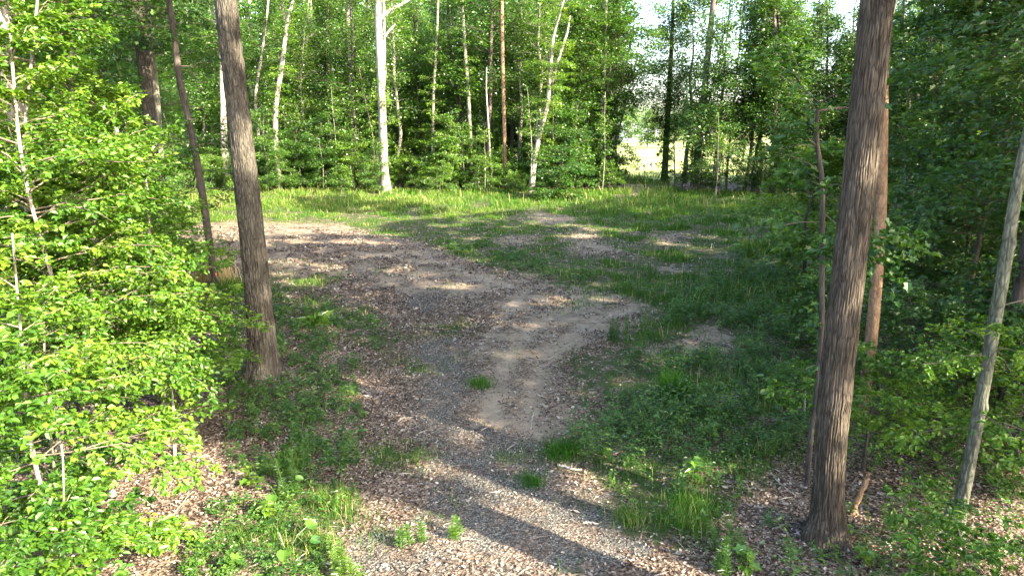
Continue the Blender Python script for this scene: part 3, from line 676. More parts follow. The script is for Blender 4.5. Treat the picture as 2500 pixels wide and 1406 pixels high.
# ------------------------------------------------------------------ trees of the far edge, one by one
far_trees = [
 ('straight white trunk half hidden by the grey oak', [(555,463),(546,330),(544,190),(540,0)], [19,15,14,14], 'bark_pale', [dict(z0=9, z1=14, nb=16, L0=1.8, L1=1.8, leaves=45, ls=.15)], 'leaf_light', ()),
 ('pale leaning trunk wrapped in bright leaf clumps right of grey oak', [(683,468),(672,350),(672,260),(690,150),(700,60),(716,0)], [14,12,12,11,9,8], 'bark_pale', [dict(z0=5.5, z1=14.5, nb=70, L0=.7, L1=.7, leaves=110, ls=.15, W=.7)], 'leaf_light', ()),
 ('brightest tall pale trunk with forked limbs near centre left', [(942,474),(938,420),(932,250),(925,100),(922,0)], [32,22,20,18,17], 'bark_pale', [dict(z0=12.5, z1=16, nb=14, L0=2, L1=2, leaves=45, ls=.15)], 'leaf_light',
    (([(926,52),(938,36),(955,24),(975,15),(998,0),(1010,-16)],9,6), ([(931,260),(937,200),(938,130),(937,50),(936,-40)],9,7), ([(936,96),(948,78),(965,60)],6,3.5))),
 ('slim pale brown trunk above bushes left of brightest trunk', [(860,455),(858,320),(856,200),(850,60),(848,0)], [10,10,9,9,8], 'bark_pale', [dict(z0=6, z1=13, nb=26, L0=1.1, L1=1.4, leaves=60, ls=.15)], 'leaf_wood', ()),
 ('grey trunk in half shade midway between grey oak and brightest trunk', [(775,450),(772,330),(768,180),(760,50)], [11,10,9,9], 'bark_grey', [dict(z0=6, z1=13, nb=26, L0=1.2, L1=1.5, leaves=60, ls=.15)], 'leaf_wood', ()),
 ('thin ivy-leaved trunk right of the brightest trunk', [(1060,462),(1056,360),(1058,230),(1066,100)], [8,7,7,6], 'bark_grey', [dict(z0=4, z1=12.5, nb=46, L0=.8, L1=1.0, leaves=80, ls=.14, W=.6)], 'leaf_light', ()),
 ('dark slim trunk with hanging yellowish leaves at centre', [(1153,463),(1150,380),(1144,240),(1135,120),(1128,0)], [11,9,9,8,7], 'bark_grey', [dict(z0=7, z1=14, nb=46, L0=.9, L1=1.1, leaves=80, ls=.16, W=.6, droop=.5)], 'leaf_light', ()),
 ('bare thin dead pole leaning left right of centre', [(1204,467),(1198,400),(1192,300),(1187,220),(1188,165)], [4.5,4,3.6,3,2], 'dead', None, None, ()),
 ('reddish slim straight trunk right of the bare dead pole', [(1233,465),(1232,350),(1228,200),(1226,80),(1225,0)], [9,9,9,9,9], 'bark_tan', [dict(z0=11, z1=15, nb=14, L0=1.6, L1=1.6, leaves=50, ls=.15)], 'leaf_wood', ()),
 ('dark straight trunk close behind the reddish slim one', [(1249,450),(1250,330),(1249,200),(1252,100),(1254,0)], [11,11,10,10,9], 'bark_dark', [dict(z0=7, z1=14, nb=30, L0=1.5, L1=1.6, leaves=60, ls=.15)], 'leaf_wood', ()),
 ('crooked white trunk that forks high up right of centre', [(1297,471),(1303,400),(1318,320),(1337,262),(1343,180),(1350,90),(1372,20)], [17,13,12,11,9,7,5], 'bark_pale', [dict(z0=4, z1=13.5, nb=52, L0=1.0, L1=1.6, leaves=70, ls=.15, W=.6)], 'leaf_light',
    (([(1345,210),(1362,150),(1385,80),(1392,40)],8,4), ([(1308,345),(1312,300),(1308,250)],7,3))),
 ('many-stemmed grey tree left of the gap in the woods', [(1468,457),(1466,380),(1470,280),(1476,140),(1480,0)], [24,14,12,9,7], 'bark_grey', [dict(z0=5.5, z1=14, nb=64, L0=2.2, L1=2.2, leaves=60, ls=.15, W=.5)], 'leaf_wood',
    (([(1474,450),(1488,360),(1500,290),(1535,130),(1548,60)],10,4), ([(1464,440),(1452,340),(1458,250),(1450,150),(1432,60)],8,3), ([(1472,300),(1485,200),(1500,90),(1520,0)],8,4), ([(1478,440),(1496,380),(1530,240),(1560,130)],7,3))),
 ('black-looking trunk forming the right side of the gap', [(1622,443),(1627,340),(1634,220),(1640,100),(1644,0)], [17,15,13,10,8], 'bark_dark', [dict(z0=3.6, z1=7, nb=34, L0=1.7, L1=1.7, leaves=80, ls=.16, thick=.25),dict(z0=7, z1=14, nb=64, L0=2.1, L1=2.1, leaves=80, ls=.16, thick=.3, tilt=.6)], 'leaf_deep', ()),
 ('leaning reddish pine trunk against the sky right of the gap', [(1696,455),(1706,350),(1720,220),(1733,90),(1742,0)], [21,19,17,15,13], 'bark_purple', [dict(z0=3, z1=6, nb=8, L0=1.0, L1=1.0, leaves=40, ls=.15)], 'leaf_deep', ()),
 ('thin pale curved trunk right of the leaning pine', [(1740,466),(1745,400),(1755,300),(1762,230)], [7,6,5,4], 'bark_grey', [dict(z0=6, z1=9, nb=16, L0=1, L1=1.3, leaves=60, ls=.14)], 'leaf_deep', ()),
 ('second thin pale trunk further right of the leaning pine', [(1772,464),(1778,380),(1788,290)], [6,5,4], 'bark_grey', [dict(z0=5, z1=8, nb=14, L0=1.2, L1=1.3, leaves=60, ls=.14)], 'leaf_deep', ()),
 ('grey trunk with small white tag at right end of the clearing', [(1882,476),(1886,400),(1892,290),(1895,150),(1890,20)], [12,11,10,9,8], 'bark_purple', [dict(z0=7, z1=13, nb=34, L0=1.7, L1=1.7, leaves=55, ls=.14)], 'leaf_wood', ()),
 ('dark trunk close behind the tagged grey trunk', [(1914,462),(1916,380),(1920,280),(1925,120),(1930,0)], [16,14,13,11,10], 'bark_dark', [dict(z0=6, z1=14, nb=34, L0=1.8, L1=1.8, leaves=55, ls=.14)], 'leaf_wood', ()),
 ('thin whitish pole at the right side of the gap', [(1648,457),(1647,400),(1645,330)], [3.5,3,2], 'bark_grey', None, None, ()),
 ('leaning thin whitish pole beside the pine trunk', [(1665,462),(1670,400),(1676,360)], [3.5,3,2], 'bark_grey', None, None, ()),
 ('thin pale trunk between bright thicket and grey oak at far edge', [(430,452),(424,380),(418,280),(410,150)], [9,8,7,6], 'bark_pale', [dict(z0=6, z1=12, nb=24, L0=1.2, L1=1.4, leaves=60, ls=.15)], 'leaf_light', ()),
 ('short stout pale trunk seen through leaves left of grey oak', [(462,455),(457,320),(450,200),(440,60)], [20,18,17,15], 'bark_pale', [dict(z0=5, z1=12, nb=36, L0=1.5, L1=1.6, leaves=60, ls=.15)], 'leaf_light', ()),
 ('slim pale trunk close left of the grey oak top', [(520,456),(518,330),(520,220),(524,120)], [8,8,7,6], 'bark_pale', [dict(z0=5, z1=12, nb=34, L0=1.0, L1=1.3, leaves=60, ls=.15)], 'leaf_light', ()),
 ('forked slim pale trunk close right of the grey oak', [(645,460),(630,330),(622,240),(636,150),(650,60)], [8,8,7,6,5], 'bark_pale', [dict(z0=5, z1=13, nb=40, L0=1.0, L1=1.4, leaves=60, ls=.15)], 'leaf_light', (([(625,270),(615,230),(606,170)],5,2),)),
]
named_px = []
tag_tree = None
for k, (lab, pix, wd, mt, cr, lm, lb) in enumerate(far_trees):
    r, p, b = px_tree('dead_tree' if 'pole' in lab else 'tree', lab, pix, wd, M[mt], 'tree', sides=14, n=40, flare=.3, fh=.5, seed=200+k, top=(None if (cr is None) else 19), crown=cr, leafmat=lm or 'leaf_wood', limbs=lb, shape='rhomb')
    named_px.append((pix[0][0], lab))
    if 'white tag' in lab: tag_tree = (r, p, b)
r, p, b = tag_tree
tb = Tubes(); zz = np.array([.95, 1.0, 1.05]); tb.add(np.stack([np.interp(zz, p[:,2]-b[2], p[:,0]-b[0]), np.interp(zz, p[:,2]-b[2], p[:,1]-b[1]), zz], 1), .19, 14)
v, q4, t3 = tb.arrays(); link('marking_tape', np_mesh('marking_tape', v, [q4, t3], plain('white tape', (.75, .75, .75), var=.1), smooth=True), r)

# right-hand wood, one by one
right_trees = [
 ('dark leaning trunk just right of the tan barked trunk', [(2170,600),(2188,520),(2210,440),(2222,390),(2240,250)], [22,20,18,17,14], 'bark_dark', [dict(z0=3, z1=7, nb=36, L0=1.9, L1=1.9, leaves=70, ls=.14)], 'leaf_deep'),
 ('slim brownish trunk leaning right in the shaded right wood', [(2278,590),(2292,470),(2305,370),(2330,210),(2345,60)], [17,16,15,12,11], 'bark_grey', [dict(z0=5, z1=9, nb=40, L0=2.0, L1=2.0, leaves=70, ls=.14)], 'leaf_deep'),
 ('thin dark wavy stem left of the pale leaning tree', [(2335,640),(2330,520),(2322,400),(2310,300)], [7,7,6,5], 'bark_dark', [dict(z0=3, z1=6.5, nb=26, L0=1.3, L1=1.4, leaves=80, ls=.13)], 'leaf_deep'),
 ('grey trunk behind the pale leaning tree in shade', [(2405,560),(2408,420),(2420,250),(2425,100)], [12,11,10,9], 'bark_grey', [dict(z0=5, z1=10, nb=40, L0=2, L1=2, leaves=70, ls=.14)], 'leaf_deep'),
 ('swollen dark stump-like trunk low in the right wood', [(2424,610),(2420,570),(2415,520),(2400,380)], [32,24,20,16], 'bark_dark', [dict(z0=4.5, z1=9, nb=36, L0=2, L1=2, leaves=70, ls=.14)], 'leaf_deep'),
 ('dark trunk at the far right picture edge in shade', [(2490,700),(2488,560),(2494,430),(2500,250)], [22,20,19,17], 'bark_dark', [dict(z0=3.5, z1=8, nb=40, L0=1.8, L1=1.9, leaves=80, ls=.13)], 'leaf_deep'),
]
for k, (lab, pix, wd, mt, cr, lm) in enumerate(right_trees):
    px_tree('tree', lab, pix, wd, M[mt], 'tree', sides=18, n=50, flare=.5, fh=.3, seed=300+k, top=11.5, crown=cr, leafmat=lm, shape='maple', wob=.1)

for k, (lab, x, y, h, cr, lm) in enumerate([
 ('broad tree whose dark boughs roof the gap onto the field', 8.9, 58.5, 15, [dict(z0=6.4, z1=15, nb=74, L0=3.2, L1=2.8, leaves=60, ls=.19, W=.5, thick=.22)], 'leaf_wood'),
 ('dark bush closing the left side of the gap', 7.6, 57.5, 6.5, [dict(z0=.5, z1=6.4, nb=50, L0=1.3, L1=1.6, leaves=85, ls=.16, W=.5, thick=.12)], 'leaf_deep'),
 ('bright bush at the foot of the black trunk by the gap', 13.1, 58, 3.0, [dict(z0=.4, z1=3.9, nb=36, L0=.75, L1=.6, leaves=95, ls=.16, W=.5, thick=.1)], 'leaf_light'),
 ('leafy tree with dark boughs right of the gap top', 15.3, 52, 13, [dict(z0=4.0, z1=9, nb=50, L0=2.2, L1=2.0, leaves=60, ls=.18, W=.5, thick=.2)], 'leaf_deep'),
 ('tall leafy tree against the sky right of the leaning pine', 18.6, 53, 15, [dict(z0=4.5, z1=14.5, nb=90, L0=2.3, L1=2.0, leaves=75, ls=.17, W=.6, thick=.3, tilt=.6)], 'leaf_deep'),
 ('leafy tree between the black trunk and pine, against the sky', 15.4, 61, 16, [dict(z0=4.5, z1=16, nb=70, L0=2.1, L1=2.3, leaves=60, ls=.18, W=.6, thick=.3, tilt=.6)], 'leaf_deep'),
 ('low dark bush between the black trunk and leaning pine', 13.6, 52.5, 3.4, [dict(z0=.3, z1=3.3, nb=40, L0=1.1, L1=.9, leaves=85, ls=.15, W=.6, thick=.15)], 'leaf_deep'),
 ('rounded layered bush right of the crooked white trunk', 3.3, 47.5, 3.4, [dict(z0=.3, z1=3.3, nb=46, L0=2.0, L1=1.3, leaves=95, ls=.15, W=.5, thick=.06)], 'leaf_wood'),
 ]):
    gz = float(gh(x, y)); root = thing('tree', lab, 'tree', (x, y, gz)); rng = np.random.default_rng(450+k)
    path = interp_path([(0, 0, -.1), (rng.normal(0, .2), rng.normal(0, .2), h*.5), (rng.normal(0, .5), rng.normal(0, .5), h)], 24, k, .2)
    link('trunk', trunk_mesh('trunk', path, np.linspace(.012*h+.02, .02, 24), M['bark_grey'], 10, .3, .2, seed=k), root)
    lv = tb = None
    for c in cr: lv, tb = grow_crown(rng, path, lv=lv, tb=tb, **c)
    link('crown', crown_mesh('crown', lv, tb, [M[lm], M['twig']], 'rhomb', .7), root)

# leafy trees of the right wood nearer by, with maple leaves
near_right = [
 ('leafy maple sapling filling the gap between the two right trunks', 10.3, 15.0, 6.5, [dict(z0=.8, z1=6.3, nb=50, L0=1.6, L1=1.1, leaves=75, ls=.12, W=.5, tilt=.45, thick=.08)], 'leaf_deep'),
 ('maple sapling with drooping boughs at upper right corner', 8.9, 11.5, 8.2, [dict(z0=3.6, z1=8.0, nb=44, L0=2.1, L1=1.7, leaves=80, ls=.13, W=.5, tilt=.45, thick=.08, rise=-.05)], 'leaf_deep'),
 ('maple leafed tree whose boughs cross behind widest trunk top', 13.2, 19.0, 10.0, [dict(z0=3.2, z1=9.6, nb=66, L0=2.5, L1=2.3, leaves=66, ls=.14, W=.5, tilt=.45, thick=.1)], 'leaf_deep'),
 ('bushy shaded sapling low behind the tan barked trunk', 11.2, 16.5, 4.2, [dict(z0=.5, z1=4, nb=54, L0=1.7, L1=.9, leaves=110, ls=.11, W=.5, tilt=.4)], 'leaf_deep'),
 ('bushy shaded sapling at right edge above the sunlit sprays', 9.4, 11.8, 3.8, [dict(z0=.5, z1=3.7, nb=54, L0=1.6, L1=.9, leaves=120, ls=.105, W=.5, tilt=.4)], 'leaf_deep'),
 ('dense shaded sapling beyond the pale leaning tree', 13.0, 18.5, 7.0, [dict(z0=.8, z1=6.8, nb=52, L0=2.0, L1=1.4, leaves=75, ls=.13, W=.5, tilt=.4)], 'leaf_deep'),
 ('sapling with low flat boughs between the right trunks floor', 7.2, 12.2, 2.2, [dict(z0=.3, z1=2.0, nb=34, L0=1.3, L1=.7, leaves=130, ls=.085, W=.5)], 'leaf_deep'),
 ('sunlit small-leaved sapling beside the foot of the pale leaning tree', 5.3, 9.4, 1.9, [dict(z0=.35, z1=1.8, nb=40, L0=1.35, L1=.6, leaves=190, ls=.062, W=.5, twigr=.006, thick=.02, droop=.15)], 'leaf_beech'),
 ('sunlit small-leaved sapling at right edge below the pale leaning tree', 7.6, 9.6, 2.1, [dict(z0=.35, z1=2.0, nb=42, L0=1.3, L1=.6, leaves=190, ls=.065, W=.5, twigr=.006, thick=.02, droop=.15)], 'leaf_beech'),
 ('low bright sapling at the bottom right corner', 4.9, 6.3, .9, [dict(z0=.15, z1=.8, nb=26, L0=.9, L1=.5, leaves=170, ls=.06, W=.5, twigr=.005, thick=.02, droop=.1)], 'leaf_beech'),
 ('tulip seedling tree standing left of widest trunk at mid height', 9.4, 21.5, 4.4, [dict(z0=.8, z1=4.3, nb=34, L0=1.4, L1=.9, leaves=80, ls=.15, W=.55, tilt=.5)], 'leaf_light'),
 ('bright green bush at the clearing edge left of widest trunk', 15.2, 33, 4.4, [dict(z0=.5, z1=4.2, nb=36, L0=1.2, L1=.9, leaves=70, ls=.14, W=.55)], 'leaf_light'),
 ('arching bush overhanging the grass left of the tan trunk foot', 7.4, 14.9, 1.7, [dict(z0=.4, z1=1.6, nb=26, L0=1.0, L1=.8, leaves=120, ls=.095, W=.5)], 'leaf_wood'),
]
for k, (lab, x, y, h, cr, lm) in enumerate(near_right):
    gz = float(gh(x, y)); root = thing('sapling', lab, 'sapling', (x, y, gz)); rng = np.random.default_rng(400+k)
    path = interp_path([(0, 0, -.1), (rng.normal(0, .12), rng.normal(0, .12), h*.5), (rng.normal(0, .3), rng.normal(0, .3), h)], 24, k, .2)
    link('trunk', trunk_mesh('trunk', path, np.linspace(.014*h+.006, .008, 24), M['bark_dark'], 8, .3, .1, seed=k), root)
    lv = tb = None
    for c in cr: lv, tb = grow_crown(rng, path, lv=lv, tb=tb, **c)
    link('crown', crown_mesh('crown', lv, tb, [M[lm], M['bark_dark']], 'maple' if cr[0]['ls'] > .1 else 'ovate'), root)

# ------------------------------------------------------------------ repeats: shared tree kinds
def variant_tall(seed, leaf, h=17, z0=3.5, z1=15, nb=58, L=2.1, leaves=42, ls=.17, bark='bark_dark', r=.15):
    rng = np.random.default_rng(seed)
    path = interp_path([(0,0,-.2), (rng.normal(0,.25), rng.normal(0,.25), h*.4), (rng.normal(0,.8), rng.normal(0,.8), h)], 30, seed, .3)
    tm = trunk_mesh('trunk', path, np.linspace(r, r*.35, 30), M[bark], 10, .35, .4, seed=seed)
    lv, tb = grow_crown(rng, path, z0, z1, nb, L, L*.8, leaves, ls, W=.6, thick=.32, twigr=.022, tilt=.6, rise=.4)
    return tm, crown_mesh('crown', lv, tb, [M[leaf], M[bark]], 'rhomb', .72)
def variant_under(seed, leaf, h=5, L=1.7, nb=46, leaves=70, ls=.145, bark='bark_grey'):
    rng = np.random.default_rng(seed)
    path = interp_path([(0,0,-.1), (rng.normal(0,.15), rng.normal(0,.15), h*.5), (rng.normal(0,.4), rng.normal(0,.4), h)], 16, seed, .3)
    tm = trunk_mesh('trunk', path, np.linspace(.045, .012, 16), M[bark], 7, .2, .1, seed=seed)
    lv, tb = grow_crown(rng, path, .7, h-.2, int(nb*.8), L*1.0, L*.55, leaves, ls, W=.55, thick=.10, twigr=.012, rise=.14, tilt=.5, droop=.3)
    return tm, crown_mesh('crown', lv, tb, [M[leaf], M[bark]], 'rhomb', .66)
VT = [variant_tall(500+i, ['leaf_wood','leaf_light','leaf_wood'][i % 3], leaves=56, ls=.15, z0=[3,5,4,6,3.5,5][i], nb=[60,46,70,50,64,56][i], L=[2.1,1.8,2.4,2.0,1.7,2.3][i], bark=['bark_dark','bark_grey','bark_dark','bark_purple','bark_grey','bark_dark'][i], r=[.14,.17,.12,.2,.1,.16][i]) for i in range(6)]
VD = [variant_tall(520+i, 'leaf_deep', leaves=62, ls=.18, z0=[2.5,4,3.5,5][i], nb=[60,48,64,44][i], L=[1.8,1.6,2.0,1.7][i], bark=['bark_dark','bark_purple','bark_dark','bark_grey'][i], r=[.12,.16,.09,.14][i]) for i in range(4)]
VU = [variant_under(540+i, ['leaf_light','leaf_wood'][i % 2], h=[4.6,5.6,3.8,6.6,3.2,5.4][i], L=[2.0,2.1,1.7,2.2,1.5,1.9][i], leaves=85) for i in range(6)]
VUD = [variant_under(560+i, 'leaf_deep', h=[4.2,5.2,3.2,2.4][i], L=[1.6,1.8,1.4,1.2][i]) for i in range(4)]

anchors = [(410,'thin pale trunk'),(462,'stout pale trunk'),(555,'half-hidden white trunk'),(683,'leaf-clad pale trunk'),(775,'half-shaded grey trunk'),(860,'slim pale brown trunk'),(942,'brightest pale trunk'),
           (1060,'ivy-leaved trunk'),(1153,'yellowish-leaved trunk'),(1204,'bare dead pole'),(1297,'crooked white trunk'),(1468,'many-stemmed tree'),(1622,'black trunk by gap'),
           (1696,'leaning pine trunk'),(1772,'second thin pale trunk'),(1882,'tagged grey trunk'),(2050,'widest trunk'),(2150,'tan trunk'),(2280,'slim brownish trunk'),(2410,'shaded grey trunk'),(2600,'right edge')]
PLACED = []
def place(kind, vars_, x, y, sc, rng, depthword, name='tree', cat='tree'):
    tm, cm = vars_[int(rng.integers(len(vars_)))]
    px = float(to_px(x, y, 0)[0])
    al = [a for a in anchors if a[0] <= px]; ar = [a for a in anchors if a[0] > px]
    if not al: where = f'left of {ar[0][1]}'
    elif not ar: where = f'right of {al[-1][1]}'
    else: where = f'right of {al[-1][1]}' if px-al[-1][0] < ar[0][0]-px else f'left of {ar[0][1]}'
    root = thing(name, '', cat, (x, y, float(gh(x, y))*min(1, max(0, (90-math.hypot(x, y-20))/30))), f'{kind}s {depthword}')
    root.rotation_euler = (rng.normal(0, .03), rng.normal(0, .03), rng.uniform(0, 6.28)); s = sc*rng.uniform(.7, 1.25) if 'under' in name else sc*rng.uniform(.85, 1.15); root.scale = (s, s, s*rng.uniform(.9, 1.1))
    link('trunk', tm, root); link('crown', cm, root)
    PLACED.append((f'{kind} {depthword}', where, px, root))
    return root
def label_placed():
    sets = {}
    for k, w, px, r in PLACED: sets.setdefault((k, w), []).append((px, r))
    words = 'first second third fourth fifth sixth seventh eighth ninth tenth eleventh twelfth thirteenth fourteenth fifteenth sixteenth seventeenth eighteenth nineteenth twentieth'.split(); words += ['twenty-'+w for w in words[:9]]+['thirtieth']+['thirty-'+w for w in words[:9]]
    for (k, w), L in sets.items():
        L.sort(key=lambda a: a[0])
        for q, (px, r) in enumerate(L):
            r['label'] = f'{k}, {w}' if len(L) == 1 else f'{k}, {words[min(q, len(words)-1)]} from left {w}'
rng = np.random.default_rng(77)
def scatter(xr, yr, n, mind, test=lambda x, y: True, tries=60):
    pts = []
    for _ in range(n*tries):
        x, y = rng.uniform(*xr), rng.uniform(*yr)
        if all((x-a)**2+(y-b)**2 > mind**2 for a, b in pts) and test(x, y):
            pts.append((x, y))
            if len(pts) == n: break
    return pts
def gap_ok(x, y):
    px = float(to_px(x, y, 0)[0]); return not (1500 < px < 1665)
# understory: front row of the far edge
for x, y in scatter((-32, 8), (52.8, 57.5), 42, 1.6, lambda x, y: to_px(x, y)[0] < 1440 or 1480 < to_px(x,y)[0] < 1490):
    place('leafy understory tree', VU, x, y, .95, rng, 'at far edge', 'understory_tree', 'tree')
for x, y in scatter((-31, 7), (50.8, 52.6), 11, 2.4, lambda x, y: to_px(x, y)[0] < 1440):
    place('low layered bush', VU, x, y, .62, rng, 'fringing far grass', 'understory_tree', 'bush')
for x, y in scatter((-40, 10), (57, 66), 40, 2.0, gap_ok):
    place('shaded understory tree', VU+VUD[:1], x, y, 1.15, rng, 'further back', 'understory_tree', 'tree')
def variant_stem(seed, h, mat):
    r = np.random.default_rng(seed); path = interp_path([(0,0,-.1), (r.normal(0,.15), r.normal(0,.15), h*.4), (r.normal(0,.5), r.normal(0,.5), h)], 20, seed, .08)
    tm = trunk_mesh('trunk', path, np.linspace(.040, .014, 20), M[mat], 7, .2, .1, seed=seed)
    lv, tb = grow_crown(r, path, h*.35, h, 16, .8, .6, 60, .14, W=.6, thick=.12, tilt=.6, rise=.3)
    return tm, crown_mesh('crown', lv, tb, [M['leaf_light'], M['twig']], 'rhomb', .66)
VS = [variant_stem(580+i, [6.5, 8, 5, 9][i], ['bark_grey', 'bark_pale', 'bark_grey', 'bark_purple'][i]) for i in range(4)]
for x, y in scatter((-30, 8), (50.5, 54.5), 8, 2.2, lambda x, y: to_px(x, y)[0] < 1500):
    place('thin pale-stemmed tree', VS, x, y, .95, rng, 'at forest front', 'slender_tree', 'tree')
for x, y in scatter((12, 27), (47.5, 53), 10, 1.6, lambda x, y: to_px(x, y)[0] > 1660):
    place('thin pale-stemmed tree', VS, x, y, .8, rng, 'in shaded front', 'slender_tree', 'tree')
# tall trees behind them
for x, y in scatter((-44, 9.5), (55.5, 64), 38, 2.7, lambda x, y: to_px(x, y)[0] < 1490):
    place('tall leafy tree', VT, x, y, 1.0, rng, 'past far edge', 'forest_tree', 'tree')
for x, y in scatter((-62, 12), (65, 88), 60, 2.8, lambda x, y: 60 < to_px(x, y)[0] < 1500):
    place('tall dim tree', VT+VD, x, y, 1.08, rng, 'deep in wood', 'forest_tree', 'tree')
# right of the gap: thinner wood with field beyond
for x, y in scatter((11, 40), (50, 62), 34, 2.0, lambda x, y: 1700 < to_px(x, y)[0] and not (1690 < to_px(x, y)[0] < 1830 and y > 53)):
    place('tall shaded tree', VD, x, y, .9, rng, 'past the gap', 'forest_tree', 'tree')
for x, y in scatter((11, 40), (48.5, 58), 34, 1.6, lambda x, y: 1665 < to_px(x, y)[0]):
    place('dark bushy tree', VUD, x, y, .85, rng, 'in shaded edge', 'understory_tree', 'tree')
# right wood
def right_ok(x, y):
    px, py = to_px(x, y); return px > 2120 and px < 2620 and y > 15
for x, y in scatter((12, 44), (19, 48), 20, 3.0, right_ok):
    place('shaded forest tree', VD, x, y, .62, rng, 'in right-hand wood', 'forest_tree', 'tree')
for x, y in scatter((9, 40), (16, 46), 36, 1.7, lambda x, y: right_ok(x, y)):
    place('low shaded sapling', VUD, x, y, .7, rng, 'in right-hand wood', 'understory_tree', 'sapling')
# left wood behind the thicket
for x, y in scatter((-44, -11), (19, 48), 34, 2.8, lambda x, y: -90 < to_px(x, y)[0] < 395 and not (310 < to_px(x, y)[0] and y < 30)-(0 if y < 40 else -20)):
    place('leafy forest tree', VT, x, y, .85, rng, 'in left-hand wood', 'forest_tree', 'tree')
for x, y in scatter((-40, -9), (16, 46), 36, 2.0, lambda x, y: -70 < to_px(x, y)[0] < 385 and not (270 < to_px(x, y)[0] and y < 26)):
    place('leafy sapling', VU, x, y, .9, rng, 'in left-hand wood', 'understory_tree', 'sapling')

label_placed()
# far masses
def mass(name, label, xs, ys, n, hz, size, mat, seed, test=None):
    r = np.random.default_rng(seed); c = np.stack([r.uniform(*xs, n), r.uniform(*ys, n), r.uniform(0, 1, n)**.8*hz], 1)
    if test is not None: c = c[test(c)]
    n = len(c); k = 40; sp = size
    P = (c[:, None]+r.normal(0, 1, (n, k, 3))*np.array([1.3, 1.3, .7])*sp).reshape(-1, 3); P = P[P[:, 2] > 0]; m = len(P)
    lv = Leaves(); lv.add(P, norm(r.normal(0, 1, (m, 3))), norm(r.normal(0, 1, (m, 3))+np.array([0, -.3, .8])), r.uniform(.3, .55, m)*size**.5, r.random(m))
    tb = Tubes()
    for _ in range(int(n/30)):
        x, y = c[r.integers(n)][:2]; tb.add([(x, y, -.2), (x, y, hz*.5), (x, y, hz)], [.2, .16, .08], 6)
    me = crown_mesh(name, lv, tb, [M[mat], M['bark_dark']], 'rhomb', .8)
    tag(link(name, me), label, 'woods', kind='stuff')
mass('far_woods', 'dense dark wood mass beyond the far treeline', (-95, 14), (88, 112), 3600, 27, 1.4, 'leaf_deep', 9, lambda c: (to_px(c[:, 0], c[:, 1])[0] < 1490))
mass('distant_treeline', 'distant pale green treeline on the far side of the sunny field', (-60, 330), (300, 340), 1500, 12, 3.0, 'leaf_far', 10)

# ------------------------------------------------------------------ beyond the gap: small field tree, brush pile, houses
def lone_tree(label, px, y, h, seed, leaf='leaf_far', L=2.6, z0=1.6):
    x = (px-1250)/FPX*y*1.0; r = np.random.default_rng(seed); root = thing('field_tree', label, 'tree', (x, y, 0))
    path = interp_path([(0,0,-.2), (.1,0,h*.5), (0,.1,h)], 14, seed, .2)
    link('trunk', trunk_mesh('trunk', path, np.linspace(.16, .04, 14), M['bark_grey'], 8, .3, .3, seed=seed), root)
    lv, tb = grow_crown(r, path, z0, h, 46, L, L*.45, 26, .34, W=.6, thick=.3, twigr=.03, tilt=.6)
    link('crown', crown_mesh('crown', lv, tb, [M[leaf], M['bark_grey']], 'rhomb', .8), root)
lone_tree('small round tree standing in the sunny field in the gap', 1574, 150, 7.5, 1)
lone_tree('leafy field tree at left edge of the gap by grey house', 1535, 165, 9, 2)
lone_tree('field tree seen through leaves right of the gap', 1660, 155, 8, 3)
def house(label, px, y, w, h, cwall, croof, seed):
    x = (px-1250)/FPX*y; root = thing('house', label, 'house', (x, y, 0)); d = 7
    V = [(-w/2,0,0),(w/2,0,0),(w/2,d,0),(-w/2,d,0),(-w/2,0,h),(w/2,0,h),(w/2,d,h),(-w/2,d,h),(-w/2,d/2,h+2.2),(w/2,d/2,h+2.2)]
    Fq = [(0,1,5,4),(1,2,6,5),(2,3,7,6),(3,0,4,7)]; Ft = [(4,7,8),(5,9,6)]
    link('wall', np_mesh('wall', V, [np.array(Fq), np.array(Ft)], plain('house wall', cwall, var=.06)), root)
    o = .4; t = .18
    R = []; RF = []
    for s, y0 in ((0, -o), (1, d+o)):
        b = len(R); ze = h-.45
        R += [(-w/2-o, y0, ze), (w/2+o, y0, ze), (w/2+o, d/2, h+2.28), (-w/2-o, d/2, h+2.28), (-w/2-o, y0, ze+t), (w/2+o, y0, ze+t), (w/2+o, d/2, h+2.28+t), (-w/2-o, d/2, h+2.28+t)]
        RF += [(b,b+1,b+2,b+3),(b+4,b+5,b+6,b+7),(b,b+1,b+5,b+4),(b+1,b+2,b+6,b+5),(b,b+3,b+7,b+4)]
    link('roof', np_mesh('roof', R, np.array(RF), plain('roof shingle', croof)), root)
    for wx in (-w*.3, 0, w*.3):
        W_ = [(wx-.5,-.04,1.0),(wx+.5,-.04,1.0),(wx+.5,-.04,2.2),(wx-.5,-.04,2.2),(wx-.5,.02,1.0),(wx+.5,.02,1.0),(wx+.5,.02,2.2),(wx-.5,.02,2.2)]
        link('window', np_mesh('window', W_, np.array([(0,1,2,3),(0,1,5,4),(3,2,6,7),(1,2,6,5),(0,3,7,4)]), plain('window glass', (.06,.07,.09), .2)), root)
house('grey-blue house behind the field tree at left of the gap', 1556, 215, 11, 3.0, (.42,.46,.52), (.15,.16,.19), 1)
house('white house with pink-grey roof glimpsed right of the gap', 1712, 235, 9, 2.6, (.50,.50,.52), (.16,.15,.15), 2)
